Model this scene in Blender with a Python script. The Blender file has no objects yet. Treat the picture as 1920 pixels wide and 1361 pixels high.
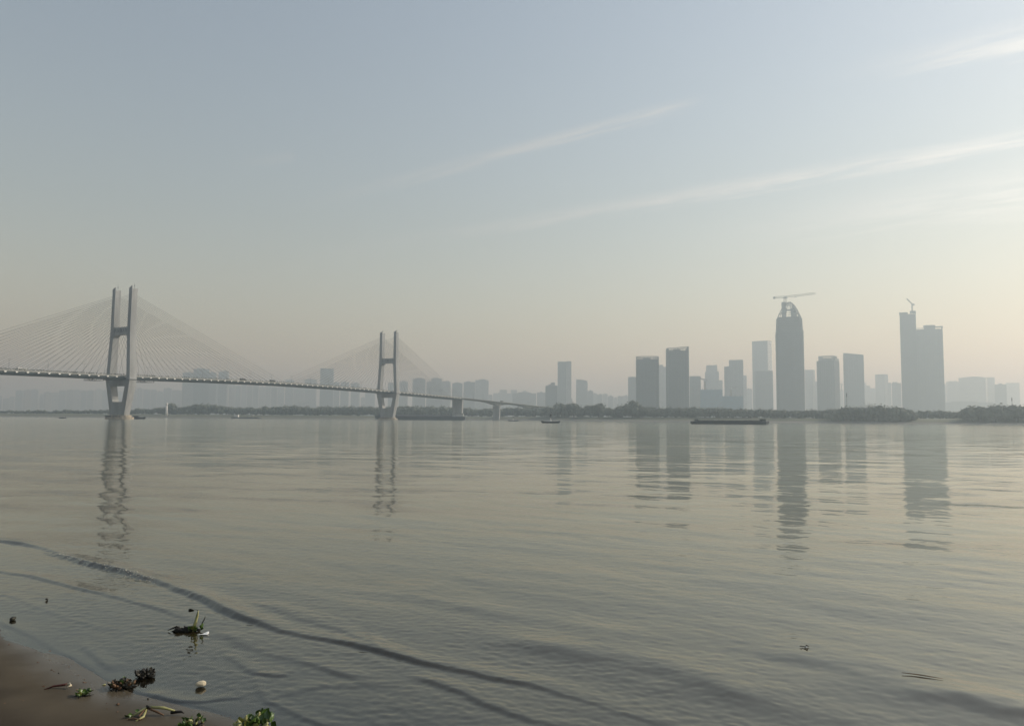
import bpy, math, random
import numpy as np
from mathutils import Vector, Matrix

random.seed(7)
rng = np.random.default_rng(11)
S = bpy.context.scene
C = S.collection
R = math.radians

# ------------------------------------------------------------------ camera
F = 1440.0                      # focal length in pixels of the 1920 px frame
PW, PH = 1920.0, 1361.0
HCAM = 4.0
PITCH = math.atan(104.1 / F)
ROLL = R(0.39)
_f = Vector((0, math.cos(PITCH), math.sin(PITCH)))
_u0 = Vector((0, -math.sin(PITCH), math.cos(PITCH)))
_r = Vector((1, 0, 0)) * math.cos(ROLL) + _u0 * math.sin(ROLL)
_u = Vector((-1, 0, 0)) * math.sin(ROLL) + _u0 * math.cos(ROLL)
CAM = Vector((0, 0, HCAM))
cam = bpy.data.objects.new('camera', bpy.data.cameras.new('camera'))
C.objects.link(cam)
cam.data.sensor_fit = 'HORIZONTAL'
cam.data.sensor_width = 36.0
cam.data.lens = F / PW * 36.0
cam.data.clip_start = 0.1
cam.data.clip_end = 60000
cam.matrix_world = Matrix(((_r.x, _u.x, -_f.x, 0), (_r.y, _u.y, -_f.y, 0), (_r.z, _u.z, -_f.z, HCAM), (0, 0, 0, 1)))
S.camera = cam


def ray(px, py):
    return _f + _r * ((px - PW / 2) / F) - _u * ((py - PH / 2) / F)


def at(px, py, D):
    """the point of the place at depth D (metres along +Y) seen at a pixel of the photo"""
    d = ray(px, py)
    return CAM + d * (D / d.y)


def ground(px, py, z=0.0):
    d = ray(px, py)
    return CAM + d * ((z - HCAM) / d.z)


# ------------------------------------------------------------------ light
SUN_AZ, SUN_EL = R(71), R(32)      # azimuth clockwise from +Y (the view axis)
sdir = Vector((math.sin(SUN_AZ) * math.cos(SUN_EL), math.cos(SUN_AZ) * math.cos(SUN_EL), math.sin(SUN_EL)))
sun = bpy.data.objects.new('sun', bpy.data.lights.new('sun', 'SUN'))
C.objects.link(sun)
sun.data.energy = 3.6
sun.data.angle = R(0.6)
sun.data.color = (1.0, 0.91, 0.76)
sun.location = (60, 30, 80)
sun.rotation_euler = (-sdir).to_track_quat('-Z', 'Y').to_euler()

W = bpy.data.worlds.new('World')
S.world = W
W.use_nodes = True
nt = W.node_tree
nt.nodes.clear()


def N(tree, typ, **kw):
    n = tree.nodes.new(typ)
    for k, v in kw.items():
        if k in n.inputs.keys() if isinstance(k, str) else False:
            n.inputs[k].default_value = v
        else:
            setattr(n, k, v)
    return n


def math_node(tree, op, a, b=None, c=None, clamp=False):
    n = tree.nodes.new('ShaderNodeMath')
    n.operation = op
    n.use_clamp = clamp
    for i, v in enumerate((a, b, c)):
        if v is None:
            continue
        if hasattr(v, 'is_output'):
            tree.links.new(v, n.inputs[i])
        else:
            n.inputs[i].default_value = v
    return n.outputs[0]


def vmath(tree, op, a, b=None, out=0):
    n = tree.nodes.new('ShaderNodeVectorMath')
    n.operation = op
    for i, v in enumerate((a, b)):
        if v is None:
            continue
        if hasattr(v, 'is_output'):
            tree.links.new(v, n.inputs[i])
        elif op == 'SCALE' and i == 1:
            n.inputs['Scale'].default_value = v
        else:
            n.inputs[i].default_value = v
    return n.outputs['Value'] if op in ('DOT_PRODUCT', 'LENGTH') else n.outputs[0]


def maprange(tree, v, a, b, c=0.0, d=1.0, smooth=True):
    n = tree.nodes.new('ShaderNodeMapRange')
    n.interpolation_type = 'SMOOTHSTEP' if smooth else 'LINEAR'
    n.clamp = True
    tree.links.new(v, n.inputs[0])
    for i, x in enumerate((a, b, c, d)):
        n.inputs[1 + i].default_value = x
    return n.outputs[0]


def mixcol(tree, fac, a, b, mode='MIX'):
    n = tree.nodes.new('ShaderNodeMix')
    n.data_type = 'RGBA'
    n.blend_type = mode
    for sock, v in ((n.inputs[0], fac), (n.inputs[6], a), (n.inputs[7], b)):
        if hasattr(v, 'is_output'):
            tree.links.new(v, sock)
        else:
            sock.default_value = v if not isinstance(v, tuple) or len(v) == 4 else (*v, 1)
    return n.outputs[2]


sky = nt.nodes.new('ShaderNodeTexSky')
sky.sky_type = 'NISHITA'
sky.sun_disc = False
sky.sun_elevation = SUN_EL
sky.sun_rotation = SUN_AZ
sky.altitude = 20
sky.air_density = 2.0
sky.dust_density = 1.2
sky.ozone_density = 1.5
tc = nt.nodes.new('ShaderNodeTexCoord')
dvec = vmath(nt, 'NORMALIZE', tc.outputs['Generated'])
col = sky.outputs[0]
hsv = nt.nodes.new('ShaderNodeHueSaturation')
hsv.inputs['Saturation'].default_value = 0.72
nt.links.new(col, hsv.inputs['Color'])
col = mixcol(nt, 1.0, hsv.outputs[0], (1.02, 0.985, 1.0, 1), 'MULTIPLY')
# thin cirrus and old contrails, as bands of the sky between two directions
bw = nt.nodes.new('ShaderNodeRGBToBW')
nt.links.new(col, bw.inputs[0])
lum = math_node(nt, 'MULTIPLY', bw.outputs[0], 1.36)
cl = nt.nodes.new('ShaderNodeCombineColor')
for i, k in enumerate((1.02, 1.0, 0.95)):
    nt.links.new(math_node(nt, 'MULTIPLY', lum, k), cl.inputs[i])
STREAKS = [((1340, 183), (480, 410), 18, 0.55), ((2300, 196), (380, 518), 21, 0.58),
           ((2300, -14), (1500, 162), 34, 0.75), ((2400, 286), (1200, 456), 56, 0.42),
           ((2150, 366), (1560, 436), 22, 0.22), ((560, 292), (420, 312), 14, 0.16)]
mask = None
for k, (pa, pb, wpx, strength) in enumerate(STREAKS):
    da, db = ray(*pa).normalized(), ray(*pb).normalized()
    n_ = da.cross(db).normalized()
    m_ = (db - da).normalized()
    s = vmath(nt, 'DOT_PRODUCT', dvec, tuple(n_))
    t = vmath(nt, 'DOT_PRODUCT', dvec, tuple(m_))
    t0, t1 = da.dot(m_), db.dot(m_)
    cmb = nt.nodes.new('ShaderNodeCombineXYZ')
    nt.links.new(math_node(nt, 'MULTIPLY', s, 110.0), cmb.inputs[0])
    nt.links.new(math_node(nt, 'MULTIPLY', t, 8.0), cmb.inputs[1])
    cmb.inputs[2].default_value = k * 3.7
    nz = nt.nodes.new('ShaderNodeTexNoise')
    nz.inputs['Scale'].default_value = 1.0
    nz.inputs['Detail'].default_value = 8.0
    nz.inputs['Roughness'].default_value = 0.62
    nt.links.new(cmb.outputs[0], nz.inputs['Vector'])
    nc = math_node(nt, 'SUBTRACT', nz.outputs[0], 0.5)
    w = wpx / F
    s2 = math_node(nt, 'ABSOLUTE', math_node(nt, 'ADD', s, math_node(nt, 'MULTIPLY', nc, w * 1.6)))
    band = maprange(nt, s2, w, 0.0)
    span = t1 - t0
    a1 = maprange(nt, t, t0, t0 + span * 0.12)
    a2 = maprange(nt, t, t1, t1 - span * 0.75)
    v = math_node(nt, 'MULTIPLY', math_node(nt, 'MULTIPLY', a1, a2), band)
    v = math_node(nt, 'MULTIPLY', v, math_node(nt, 'MULTIPLY', maprange(nt, nz.outputs[0], 0.30, 0.66, 0.15, 1.0), strength))
    mask = v if mask is None else math_node(nt, 'MAXIMUM', mask, v)
col = mixcol(nt, mask, col, cl.outputs[0])
bg = nt.nodes.new('ShaderNodeBackground')
bg.inputs[1].default_value = 0.110
nt.links.new(col, bg.inputs[0])
wo = nt.nodes.new('ShaderNodeOutputWorld')
nt.links.new(bg.outputs[0], wo.inputs[0])

S.view_settings.view_transform = 'Standard'
S.view_settings.look = 'None'
S.view_settings.exposure = 0.10
S.view_settings.gamma = 1.0
S.view_settings.use_curve_mapping = False
S.render.engine = 'CYCLES'
S.cycles.use_denoising = True
S.cycles.max_bounces = 6
S.cycles.volume_bounces = 1
S.cycles.transparent_max_bounces = 8
S.cycles.sample_clamp_indirect = 6.0

HAZE_DENSITY = 0.00025
HAZE_COLOR = (0.57, 0.685, 0.76)
HAZE_ABS = (0.22, 0.06, 0.0)
HAZE_G = 0.46


# ------------------------------------------------------------------ materials
def new_mat(name):
    m = bpy.data.materials.new(name)
    m.use_nodes = True
    t = m.node_tree
    return m, t, t.nodes['Principled BSDF']


def surf(name, c, rough=0.8, var=0.25, scale=1.0, bump=0.0, c2=None, metal=0.0, spec=0.3, stretch=(1, 1, 1), coord='Object'):
    """a plain surface with noise-mottled colour"""
    m, t, b = new_mat(name)
    tcn = t.nodes.new('ShaderNodeTexCoord')
    mp = t.nodes.new('ShaderNodeMapping')
    mp.inputs['Scale'].default_value = stretch
    t.links.new(tcn.outputs[coord], mp.inputs[0])
    nz = t.nodes.new('ShaderNodeTexNoise')
    nz.inputs['Scale'].default_value = scale
    nz.inputs['Detail'].default_value = 6.0
    nz.inputs['Roughness'].default_value = 0.65
    t.links.new(mp.outputs[0], nz.inputs['Vector'])
    dark = tuple(x * (1 - var) for x in c) if c2 is None else c2
    lite = tuple(min(1, x * (1 + var)) for x in c) if c2 is None else c
    f = maprange(t, nz.outputs[0], 0.3, 0.7)
    t.links.new(mixcol(t, f, dark, lite), b.inputs['Base Color'])
    b.inputs['Roughness'].default_value = rough
    b.inputs['Metallic'].default_value = metal
    b.inputs['Specular IOR Level'].default_value = spec
    if bump:
        bp = t.nodes.new('ShaderNodeBump')
        bp.inputs['Strength'].default_value = bump
        t.links.new(nz.outputs[0], bp.inputs['Height'])
        t.links.new(bp.outputs[0], b.inputs['Normal'])
    return m


def facade(name, wall, glass, floor_h=3.3, bay=3.6, duty=0.55):
    """far facade: wall colour with rows of darker windows, too far off to tell apart"""
    m, t, b = new_mat(name)
    tcn = t.nodes.new('ShaderNodeTexCoord')
    sx = t.nodes.new('ShaderNodeSeparateXYZ')
    t.links.new(tcn.outputs['Object'], sx.inputs[0])
    z = math_node(t, 'FRACT', math_node(t, 'DIVIDE', sx.outputs[2], floor_h))
    h = math_node(t, 'FRACT', math_node(t, 'DIVIDE', math_node(t, 'ADD', sx.outputs[0], sx.outputs[1]), bay))
    zz = math_node(t, 'LESS_THAN', z, duty)
    hh = math_node(t, 'LESS_THAN', h, 0.62)
    w = math_node(t, 'MULTIPLY', zz, hh)
    nz = t.nodes.new('ShaderNodeTexNoise')
    nz.inputs['Scale'].default_value = 0.08
    nz.inputs['Detail'].default_value = 4
    t.links.new(tcn.outputs['Object'], nz.inputs['Vector'])
    f = maprange(t, nz.outputs[0], 0.3, 0.7)
    wallc = mixcol(t, f, tuple(x * 0.82 for x in wall), tuple(min(1, x * 1.12) for x in wall))
    t.links.new(mixcol(t, w, wallc, (*glass, 1)), b.inputs['Base Color'])
    t.links.new(maprange(t, w, 0, 1, 0.8, 0.25, False), b.inputs['Roughness'])
    b.inputs['Specular IOR Level'].default_value = 0.35
    return m


M = {}
M['concrete'] = surf('tower_concrete', (0.270, 0.280, 0.280), 0.85, 0.2, 0.12, stretch=(1, 1, 0.15))
M['concrete_stain'] = surf('stained_concrete', (0.33, 0.29, 0.23), 0.9, 0.3, 0.25, stretch=(1, 1, 0.3))
M['steel_girder'] = surf('girder_paint', (0.075, 0.10, 0.11), 0.55, 0.15, 0.1)
M['deck_edge'] = surf('deck_edge_concrete', (0.24, 0.25, 0.23), 0.85, 0.2, 0.2)
M['bracket'] = surf('bracket_paint', (0.75, 0.75, 0.72), 0.6, 0.1, 0.5)
M['cable'] = surf('cable_sheath', (0.13, 0.135, 0.135), 0.5, 0.1, 0.05)
M['asphalt'] = surf('asphalt', (0.05, 0.05, 0.05), 0.9, 0.2, 0.5)
M['dark_metal'] = surf('dark_metal', (0.05, 0.055, 0.06), 0.5, 0.2, 0.5)
M['letter'] = surf('letter_paint', (0.02, 0.022, 0.035), 0.6, 0.1, 1)
M['hull'] = surf('hull_paint', (0.030, 0.042, 0.050), 0.55, 0.3, 0.2, stretch=(1, 1, 3))
M['cargo'] = surf('cargo_gravel', (0.09, 0.095, 0.10), 0.95, 0.25, 0.8)
M['hatch'] = surf('hatch_cover', (0.06, 0.07, 0.075), 0.7, 0.25, 0.3)
M['cabin'] = surf('cabin_paint', (0.42, 0.43, 0.42), 0.6, 0.2, 0.5)
M['white'] = surf('white_paint', (0.55, 0.55, 0.53), 0.6, 0.06, 1.0)
M['pane'] = surf('cabin_glass', (0.02, 0.025, 0.03), 0.15, 0.1, 1.0, spec=0.5)
M['crane'] = surf('crane_paint', (0.16, 0.14, 0.10), 0.6, 0.2, 0.3)
M['net_blue'] = surf('safety_net', (0.04, 0.15, 0.24), 0.9, 0.2, 0.15, stretch=(1, 1, 2.5))
M['rust'] = surf('rusty_steel', (0.13, 0.07, 0.04), 0.8, 0.3, 1.0)
M['foliage'] = surf('far_foliage', (0.105, 0.118, 0.090), 0.85, 0.25, 0.05)
M['bark'] = surf('bark', (0.05, 0.042, 0.035), 0.95, 0.3, 2.0)
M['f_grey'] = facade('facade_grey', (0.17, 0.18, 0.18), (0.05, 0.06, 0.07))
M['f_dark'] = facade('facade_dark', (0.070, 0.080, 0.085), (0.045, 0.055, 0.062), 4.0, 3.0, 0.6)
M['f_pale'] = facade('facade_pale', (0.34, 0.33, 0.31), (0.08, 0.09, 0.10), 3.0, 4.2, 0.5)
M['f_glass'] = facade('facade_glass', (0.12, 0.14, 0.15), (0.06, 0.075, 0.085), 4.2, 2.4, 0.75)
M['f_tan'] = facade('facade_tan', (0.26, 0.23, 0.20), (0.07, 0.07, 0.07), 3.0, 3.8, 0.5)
M['roofing'] = surf('roofing', (0.14, 0.145, 0.145), 0.9, 0.2, 0.1)
M['pier_pale'] = surf('facade_pier', (0.16, 0.165, 0.165), 0.85, 0.2, 0.05)
M['pier_dark'] = surf('dark_facade_pier', (0.095, 0.105, 0.11), 0.85, 0.2, 0.05)


# ------------------------------------------------------------------ mesh helpers
class MB:
    def __init__(self):
        self.v, self.f = [], []

    def add(self, vs, fs):
        o = len(self.v)
        self.v += [tuple(p) for p in vs]
        self.f += [tuple(i + o for i in f) for f in fs]
        return self

    def box(self, x0, x1, y0, y1, z0, z1, tx=0.0, ty=0.0):
        """tx, ty: how far the top is drawn in on every side"""
        return self.add([(x0, y0, z0), (x1, y0, z0), (x1, y1, z0), (x0, y1, z0),
                         (x0 + tx, y0 + ty, z1), (x1 - tx, y0 + ty, z1), (x1 - tx, y1 - ty, z1), (x0 + tx, y1 - ty, z1)],
                        [(3, 2, 1, 0), (4, 5, 6, 7), (0, 1, 5, 4), (1, 2, 6, 5), (2, 3, 7, 6), (3, 0, 4, 7)])

    def hexa(self, lo, hi):
        """lo, hi: four corners each, counter-clockwise from above"""
        return self.add(list(lo) + list(hi), [(3, 2, 1, 0), (4, 5, 6, 7), (0, 1, 5, 4), (1, 2, 6, 5), (2, 3, 7, 6), (3, 0, 4, 7)])

    def prism(self, poly, z0, z1, top=1.0, cx=0.0, cy=0.0):
        n = len(poly)
        lo = [(x, y, z0) for x, y in poly]
        hi = [(cx + (x - cx) * top, cy + (y - cy) * top, z1) for x, y in poly]
        return self.add(lo + hi, [tuple(range(n - 1, -1, -1)), tuple(range(n, 2 * n))] +
                        [(i, (i + 1) % n, n + (i + 1) % n, n + i) for i in range(n)])

    def tube(self, pts, r, n=6, cap=True):
        pts = [Vector(p) for p in pts]
        rs = r if isinstance(r, (list, tuple)) else [r] * len(pts)
        vs, fs = [], []
        for i, p in enumerate(pts):
            d = (pts[min(i + 1, len(pts) - 1)] - pts[max(i - 1, 0)]).normalized()
            a = d.orthogonal().normalized() if i == 0 else (a - d * a.dot(d)).normalized()
            b = d.cross(a)
            for k in range(n):
                q = 2 * math.pi * k / n
                vs.append(p + (a * math.cos(q) + b * math.sin(q)) * rs[i])
        for i in range(len(pts) - 1):
            for k in range(n):
                fs.append((i * n + k, i * n + (k + 1) % n, (i + 1) * n + (k + 1) % n, (i + 1) * n + k))
        if cap:
            fs.append(tuple(range(n - 1, -1, -1)))
            fs.append(tuple(range((len(pts) - 1) * n, len(pts) * n)))
        return self.add(vs, fs)

    def lathe(self, prof, n=16, cx=0, cy=0, sy=1.0):
        vs, fs = [], []
        for r, z in prof:
            for k in range(n):
                q = 2 * math.pi * k / n
                vs.append((cx + r * math.cos(q), cy + sy * r * math.sin(q), z))
        for i in range(len(prof) - 1):
            for k in range(n):
                fs.append((i * n + k, i * n + (k + 1) % n, (i + 1) * n + (k + 1) % n, (i + 1) * n + k))
        fs.append(tuple(range(n - 1, -1, -1)))
        fs.append(tuple(range((len(prof) - 1) * n, len(prof) * n)))
        return self.add(vs, fs)

    def mesh(self, name, mat, smooth=False):
        me = bpy.data.meshes.new(name)
        me.from_pydata(self.v, [], self.f)
        me.materials.append(M[mat] if isinstance(mat, str) else mat)
        if smooth:
            me.polygons.foreach_set('use_smooth', [True] * len(me.polygons))
        me.update()
        return me

    def build(self, name, mat, parent=None, kind=None, label=None, smooth=False):
        o = bpy.data.objects.new(name, self.mesh(name, mat, smooth))
        C.objects.link(o)
        o.parent = parent
        if kind:
            o['kind'] = kind
        if label:
            o['label'] = label
        return o


def tag(o, label, cat, group=None):
    o['label'] = label
    o['category'] = cat
    if group:
        o['group'] = group
    return o


def thing(name, label, cat, loc, rz=0.0, group=None):
    o = bpy.data.objects.new(name, None)
    C.objects.link(o)
    o.location = loc
    o.rotation_euler = (0, 0, rz)
    return tag(o, label, cat, group)


def copy_tree(src, loc=None, rz=None, parent=None):
    c = src.copy()
    C.objects.link(c)
    c.parent = parent
    if loc is not None:
        c.location = loc
    if rz is not None:
        c.rotation_euler = (0, 0, rz)
    for ch in list(src.children):
        copy_tree(ch, parent=c)
    return c


def grid_object(name, X, Y, Z, mat, smooth=True):
    """a sheet from 2-D arrays"""
    r, c = X.shape
    co = np.stack([X, Y, Z], -1).reshape(-1, 3).astype(np.float32)
    i = np.arange(r * c).reshape(r, c)
    q = np.stack([i[:-1, :-1], i[:-1, 1:], i[1:, 1:], i[1:, :-1]], -1).reshape(-1, 4)
    me = bpy.data.meshes.new(name)
    me.vertices.add(len(co))
    me.vertices.foreach_set('co', co.ravel())
    me.loops.add(q.size)
    me.loops.foreach_set('vertex_index', q.ravel().astype(np.int32))
    me.polygons.add(len(q))
    me.polygons.foreach_set('loop_start', np.arange(0, q.size, 4, dtype=np.int32))
    me.polygons.foreach_set('use_smooth', np.full(len(q), smooth))
    me.update(calc_edges=True)
    me.validate()
    me.materials.append(mat)
    o = bpy.data.objects.new(name, me)
    C.objects.link(o)
    return o


# ------------------------------------------------------------------ far bank terrain
SHORE_PX = [(-900, 1900), (0, 1900), (300, 1870), (600, 1860), (900, 1850), (931, 1830), (975, 1690), (1020, 1580), (1100, 1480),
            (1200, 1400), (1300, 1330), (1500, 1230), (1800, 1090), (1920, 1050), (2300, 960)]
_sx = [-9000.0] + [(p - 960) / F * d for p, d in SHORE_PX] + [3000.0, 9000.0]
_sy = [2100.0] + [d for p, d in SHORE_PX] + [500.0, 300.0]


def shore_y(x):
    return np.interp(x, _sx, _sy)


BANK_O = [-60, 0, 12, 30, 55, 62, 85, 92, 130, 400, 17000]
BANK_Z = [-3.0, 0.0, 0.9, 1.8, 3.4, 4.4, 5.6, 6.8, 8.5, 9.0, 10.0]


def bank_z(x, y):
    return np.interp(y - shore_y(x), BANK_O, BANK_Z)


# ------------------------------------------------------------------ near beach
WL_PX = [(-900, 1000), (-500, 1062), (-250, 1108), (-100, 1138), (0, 1168), (70, 1199), (150, 1243), (205, 1277), (262, 1300), (330, 1316), (400, 1328),
         (470, 1352), (560, 1400), (700, 1480), (900, 1600)]
WL = np.array([[ground(*p).x, ground(*p).y] for p in WL_PX])


def seg_dist(px, py, line):
    """signed distance to a polyline (positive on its left as walked) and the place along it, 0..1"""
    best = np.full(px.shape, 1e9)
    sign = np.ones(px.shape)
    along = np.zeros(px.shape)
    L = np.r_[0, np.cumsum(np.hypot(*np.diff(line, axis=0).T))]
    for i in range(len(line) - 1):
        a, b = line[i], line[i + 1]
        d = b - a
        l2 = d @ d
        t = np.clip(((px - a[0]) * d[0] + (py - a[1]) * d[1]) / l2, 0, 1)
        dx, dy = px - a[0] - t * d[0], py - a[1] - t * d[1]
        q = np.hypot(dx, dy)
        m = q < best
        best[m] = q[m]
        sign[m] = np.sign(d[0] * dy - d[1] * dx)[m]
        along[m] = ((L[i] + t * (L[i + 1] - L[i])) / L[-1])[m]
    return best * np.where(sign == 0, 1, sign), along


def smooth_noise(x, y, seed, n=14, lo=0.5, hi=3.0, ang=None, spread=math.pi):
    g = np.random.default_rng(seed)
    out = np.zeros_like(x)
    tot = 0
    for k in range(n):
        lam = math.exp(g.uniform(math.log(lo), math.log(hi)))
        th = (g.uniform(0, 2 * math.pi) if ang is None else ang + g.normal(0, spread))
        kx, ky = math.cos(th) * 2 * math.pi / lam, math.sin(th) * 2 * math.pi / lam
        out += lam * np.sin(kx * x + ky * y + g.uniform(0, 6.28))
        tot += lam * lam / 2
    return out / math.sqrt(tot)


def beach_z(x, y):
    x, y = np.atleast_1d(np.asarray(x, float)), np.atleast_1d(np.asarray(y, float))
    s, _ = seg_dist(x, y, WL)
    s = -s                                   # positive on the land
    z = np.where(s > 0, 0.030 * s + 0.010 * np.minimum(s, 14) ** 2, 0.042 * s - 0.0022 * np.minimum(-s, 30) ** 2)
    z = z + 0.006 * smooth_noise(x, y, 3, 10, 1.2, 5.0)
    return np.clip(z, -3.2, 2.4)


# ------------------------------------------------------------------ ground, beach, far bank
m_bed = surf('river_bed', (0.10, 0.09, 0.07), 0.95, 0.2, 0.02)
g = MB().add([(-14000, -9000, -4.5), (14000, -9000, -4.5), (14000, 19000, -4.5), (-14000, 19000, -4.5)], [(0, 1, 2, 3)])
o = g.build('ground', m_bed)
o['kind'] = 'structure'

# sand: damp brown, painted lighter for sheen, and glossier, where water has been
m_sand, t, b = new_mat('wet_sand')
tcn = t.nodes.new('ShaderNodeTexCoord')
nz = N(t, 'ShaderNodeTexNoise')
nz.inputs['Scale'].default_value = 0.9
nz.inputs['Detail'].default_value = 8
t.links.new(tcn.outputs['Object'], nz.inputs['Vector'])
gr = N(t, 'ShaderNodeTexNoise')
gr.inputs['Scale'].default_value = 160
gr.inputs['Detail'].default_value = 3
t.links.new(tcn.outputs['Object'], gr.inputs['Vector'])
at_ = t.nodes.new('ShaderNodeAttribute')
at_.attribute_name = 'wet'
wetn = math_node(t, 'ADD', at_.outputs['Fac'], math_node(t, 'MULTIPLY', math_node(t, 'SUBTRACT', nz.outputs[0], 0.5), 0.25))
wet = maprange(t, wetn, 0.35, 0.65)
b.inputs['Specular IOR Level'].default_value = 0.5
c_dry = mixcol(t, maprange(t, nz.outputs[0], 0.3, 0.7), (0.028, 0.022, 0.015), (0.040, 0.032, 0.022))
c_wet_sheen = mixcol(t, maprange(t, nz.outputs[0], 0.3, 0.7), (0.056, 0.046, 0.031), (0.078, 0.065, 0.045))
cc = mixcol(t, wet, c_dry, c_wet_sheen)
cc = mixcol(t, maprange(t, gr.outputs[0], 0.35, 0.75), cc, mixcol(t, 0.5, cc, (0.07, 0.06, 0.048)))
t.links.new(cc, b.inputs['Base Color'])
sheen = maprange(t, wetn, 0.62, 0.98)
t.links.new(maprange(t, sheen, 0, 1, 0.70, 0.22, False), b.inputs['Roughness'])
b.inputs['IOR'].default_value = 1.33
t.links.new(maprange(t, sheen, 0, 1, 0.10, 0.5, False), b.inputs['Specular IOR Level'])
bp = t.nodes.new('ShaderNodeBump')
bp.inputs['Distance'].default_value = 0.004
t.links.new(maprange(t, wet, 0, 1, 0.55, 0.10, False), bp.inputs['Strength'])
t.links.new(gr.outputs[0], bp.inputs['Height'])
t.links.new(bp.outputs[0], b.inputs['Normal'])
xs = np.r_[np.linspace(-60, -14, 60), np.linspace(-13.9, 4, 260), np.linspace(4.2, 60, 60)]
ys = np.r_[np.linspace(-40, 6, 50), np.linspace(6.1, 24, 260), np.linspace(24.2, 90, 90)]
X, Y = np.meshgrid(xs, ys)
Z = beach_z(X.ravel(), Y.ravel()).reshape(X.shape)
beach = grid_object('beach', X, Y, Z, m_sand)
beach['kind'] = 'structure'
s, _ = seg_dist(X.ravel(), Y.ravel(), WL)
wetv = np.clip(1.0 - (-s) / 2.6, 0, 1)
beach.data.attributes.new('wet', 'FLOAT', 'POINT').data.foreach_set('value', wetv.astype(np.float32))

m_bank, t, b = new_mat('mud_bank')
tcn = t.nodes.new('ShaderNodeTexCoord')
sx = t.nodes.new('ShaderNodeSeparateXYZ')
t.links.new(tcn.outputs['Object'], sx.inputs[0])
mp = N(t, 'ShaderNodeMapping')
mp.inputs['Scale'].default_value = (0.012, 0.012, 1.1)
t.links.new(tcn.outputs['Object'], mp.inputs[0])
nz = N(t, 'ShaderNodeTexNoise')
nz.inputs['Scale'].default_value = 1.0
nz.inputs['Detail'].default_value = 5
t.links.new(mp.outputs[0], nz.inputs['Vector'])
mud = mixcol(t, maprange(t, nz.outputs[0], 0.38, 0.62), (0.070, 0.072, 0.062), (0.115, 0.113, 0.098))
grs = mixcol(t, maprange(t, nz.outputs[0], 0.4, 0.6), (0.045, 0.055, 0.03), (0.085, 0.09, 0.05))
t.links.new(mixcol(t, maprange(t, math_node(t, 'ADD', sx.outputs[2], math_node(t, 'MULTIPLY', nz.outputs[0], 3)), 3.2, 5.6), mud, grs), b.inputs['Base Color'])
b.inputs['Roughness'].default_value = 0.95
xs = np.unique(np.r_[np.linspace(-13500, -2200, 40), np.linspace(-2200, 1500, 320), np.linspace(1500, 13500, 40)])
offs = np.array([-60, -20, 0, 5, 12, 20, 30, 42, 55, 62, 72, 85, 92, 110, 130, 200, 400, 900, 2000, 5000, 9500, 16000.0])
X, O = np.meshgrid(xs, offs)
Y = shore_y(X) + O
Z = bank_z(X, Y) + np.where((O > -1) & (O < 140), 0.5 * smooth_noise(X, Y * 2, 5, 12, 15, 120) * np.clip(O / 40, 0, 1), 0)
far_bank = grid_object('far_bank', X, Y, Z, m_bank)
far_bank['kind'] = 'structure'

# ------------------------------------------------------------------ river
# crests of the small waves running onto the beach: pixel line, height, front width, back width
CRESTS = [
    ([(-400, 985), (-150, 1002), (0, 1015), (50, 1021), (92, 1030), (118, 1043), (180, 1060), (235, 1074), (300, 1092), (352, 1112), (402, 1134), (457, 1159), (530, 1184), (620, 1203), (712, 1222), (790, 1242),
      (900, 1266), (1000, 1286), (1100, 1315), (1207, 1347), (1330, 1384), (1500, 1430)], 0.072, 0.056, 0.38),
    ([(470, 1126), (540, 1150), (620, 1176), (690, 1204), (740, 1226)], 0.026, 0.10, 0.35),
    ([(-300, 1035), (-100, 1060), (0, 1072), (60, 1081), (140, 1102), (200, 1115), (290, 1139), (330, 1156), (370, 1168), (430, 1178)], 0.030, 0.028, 0.28),
    ([(415, 1222), (450, 1240), (478, 1261), (520, 1266), (560, 1262)], 0.030, 0.05, 0.25),
    ([(478, 1261), (486, 1290), (500, 1312), (560, 1340), (640, 1372)], 0.016, 0.05, 0.14),
    ([(500, 1308), (600, 1288), (680, 1284), (760, 1286)], 0.014, 0.06, 0.20),
    ([(760, 1262), (832, 1281), (900, 1308), (960, 1334), (1030, 1356), (1100, 1376)], 0.035, 0.07, 0.28),
    ([(-50, 1105), (20, 1118), (60, 1135), (120, 1158), (200, 1180), (330, 1168)], 0.010, 0.03, 0.16),
    ([(395, 1180), (470, 1210), (560, 1235), (640, 1262), (720, 1290)], 0.028, 0.08, 0.30),
    ([(150, 1200), (170, 1222), (190, 1244), (215, 1262)], 0.014, 0.04, 0.20),
    ([(260, 1300), (330, 1315), (372, 1317), (430, 1309), (480, 1308)], 0.012, 0.03, 0.22),
    (WL_PX[1:13], 0.011, 0.035, 0.22),
    ([(700, 1090), (820, 1118), (960, 1150), (1080, 1172), (1180, 1198), (1290, 1220)], 0.040, 0.50, 0.8),
    ([(900, 1180), (1050, 1215), (1250, 1260), (1500, 1330), (1700, 1372)], 0.050, 0.45, 0.9),
    ([(1400, 1205), (1550, 1240), (1720, 1290), (1900, 1330), (2100, 1370)], 0.050, 0.45, 0.9),
]
az_f = np.radians(np.arange(-43, 43.01, 0.14))
az = np.r_[np.radians(np.arange(-105, -43.2, 2.0)), az_f, np.radians(np.arange(44, 106, 2.0))]
rr = [6.0]
while rr[-1] < 30:
    rr.append(rr[-1] * (1.006 if rr[-1] < 9.5 else 1.0030))
while rr[-1] < 170:
    rr.append(rr[-1] * 1.0056)
while rr[-1] < 9000:
    rr.append(rr[-1] * 1.08)
rr = np.array(rr)
A, RR = np.meshgrid(az, rr)
X = RR * np.sin(A)
Y = RR * np.cos(A)
xf, yf = X.ravel(), Y.ravel()
near = RR.ravel() < 200
H = np.zeros(xf.size)
xn, yn = xf[near], yf[near]
bz = beach_z(xn, yn)
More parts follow.
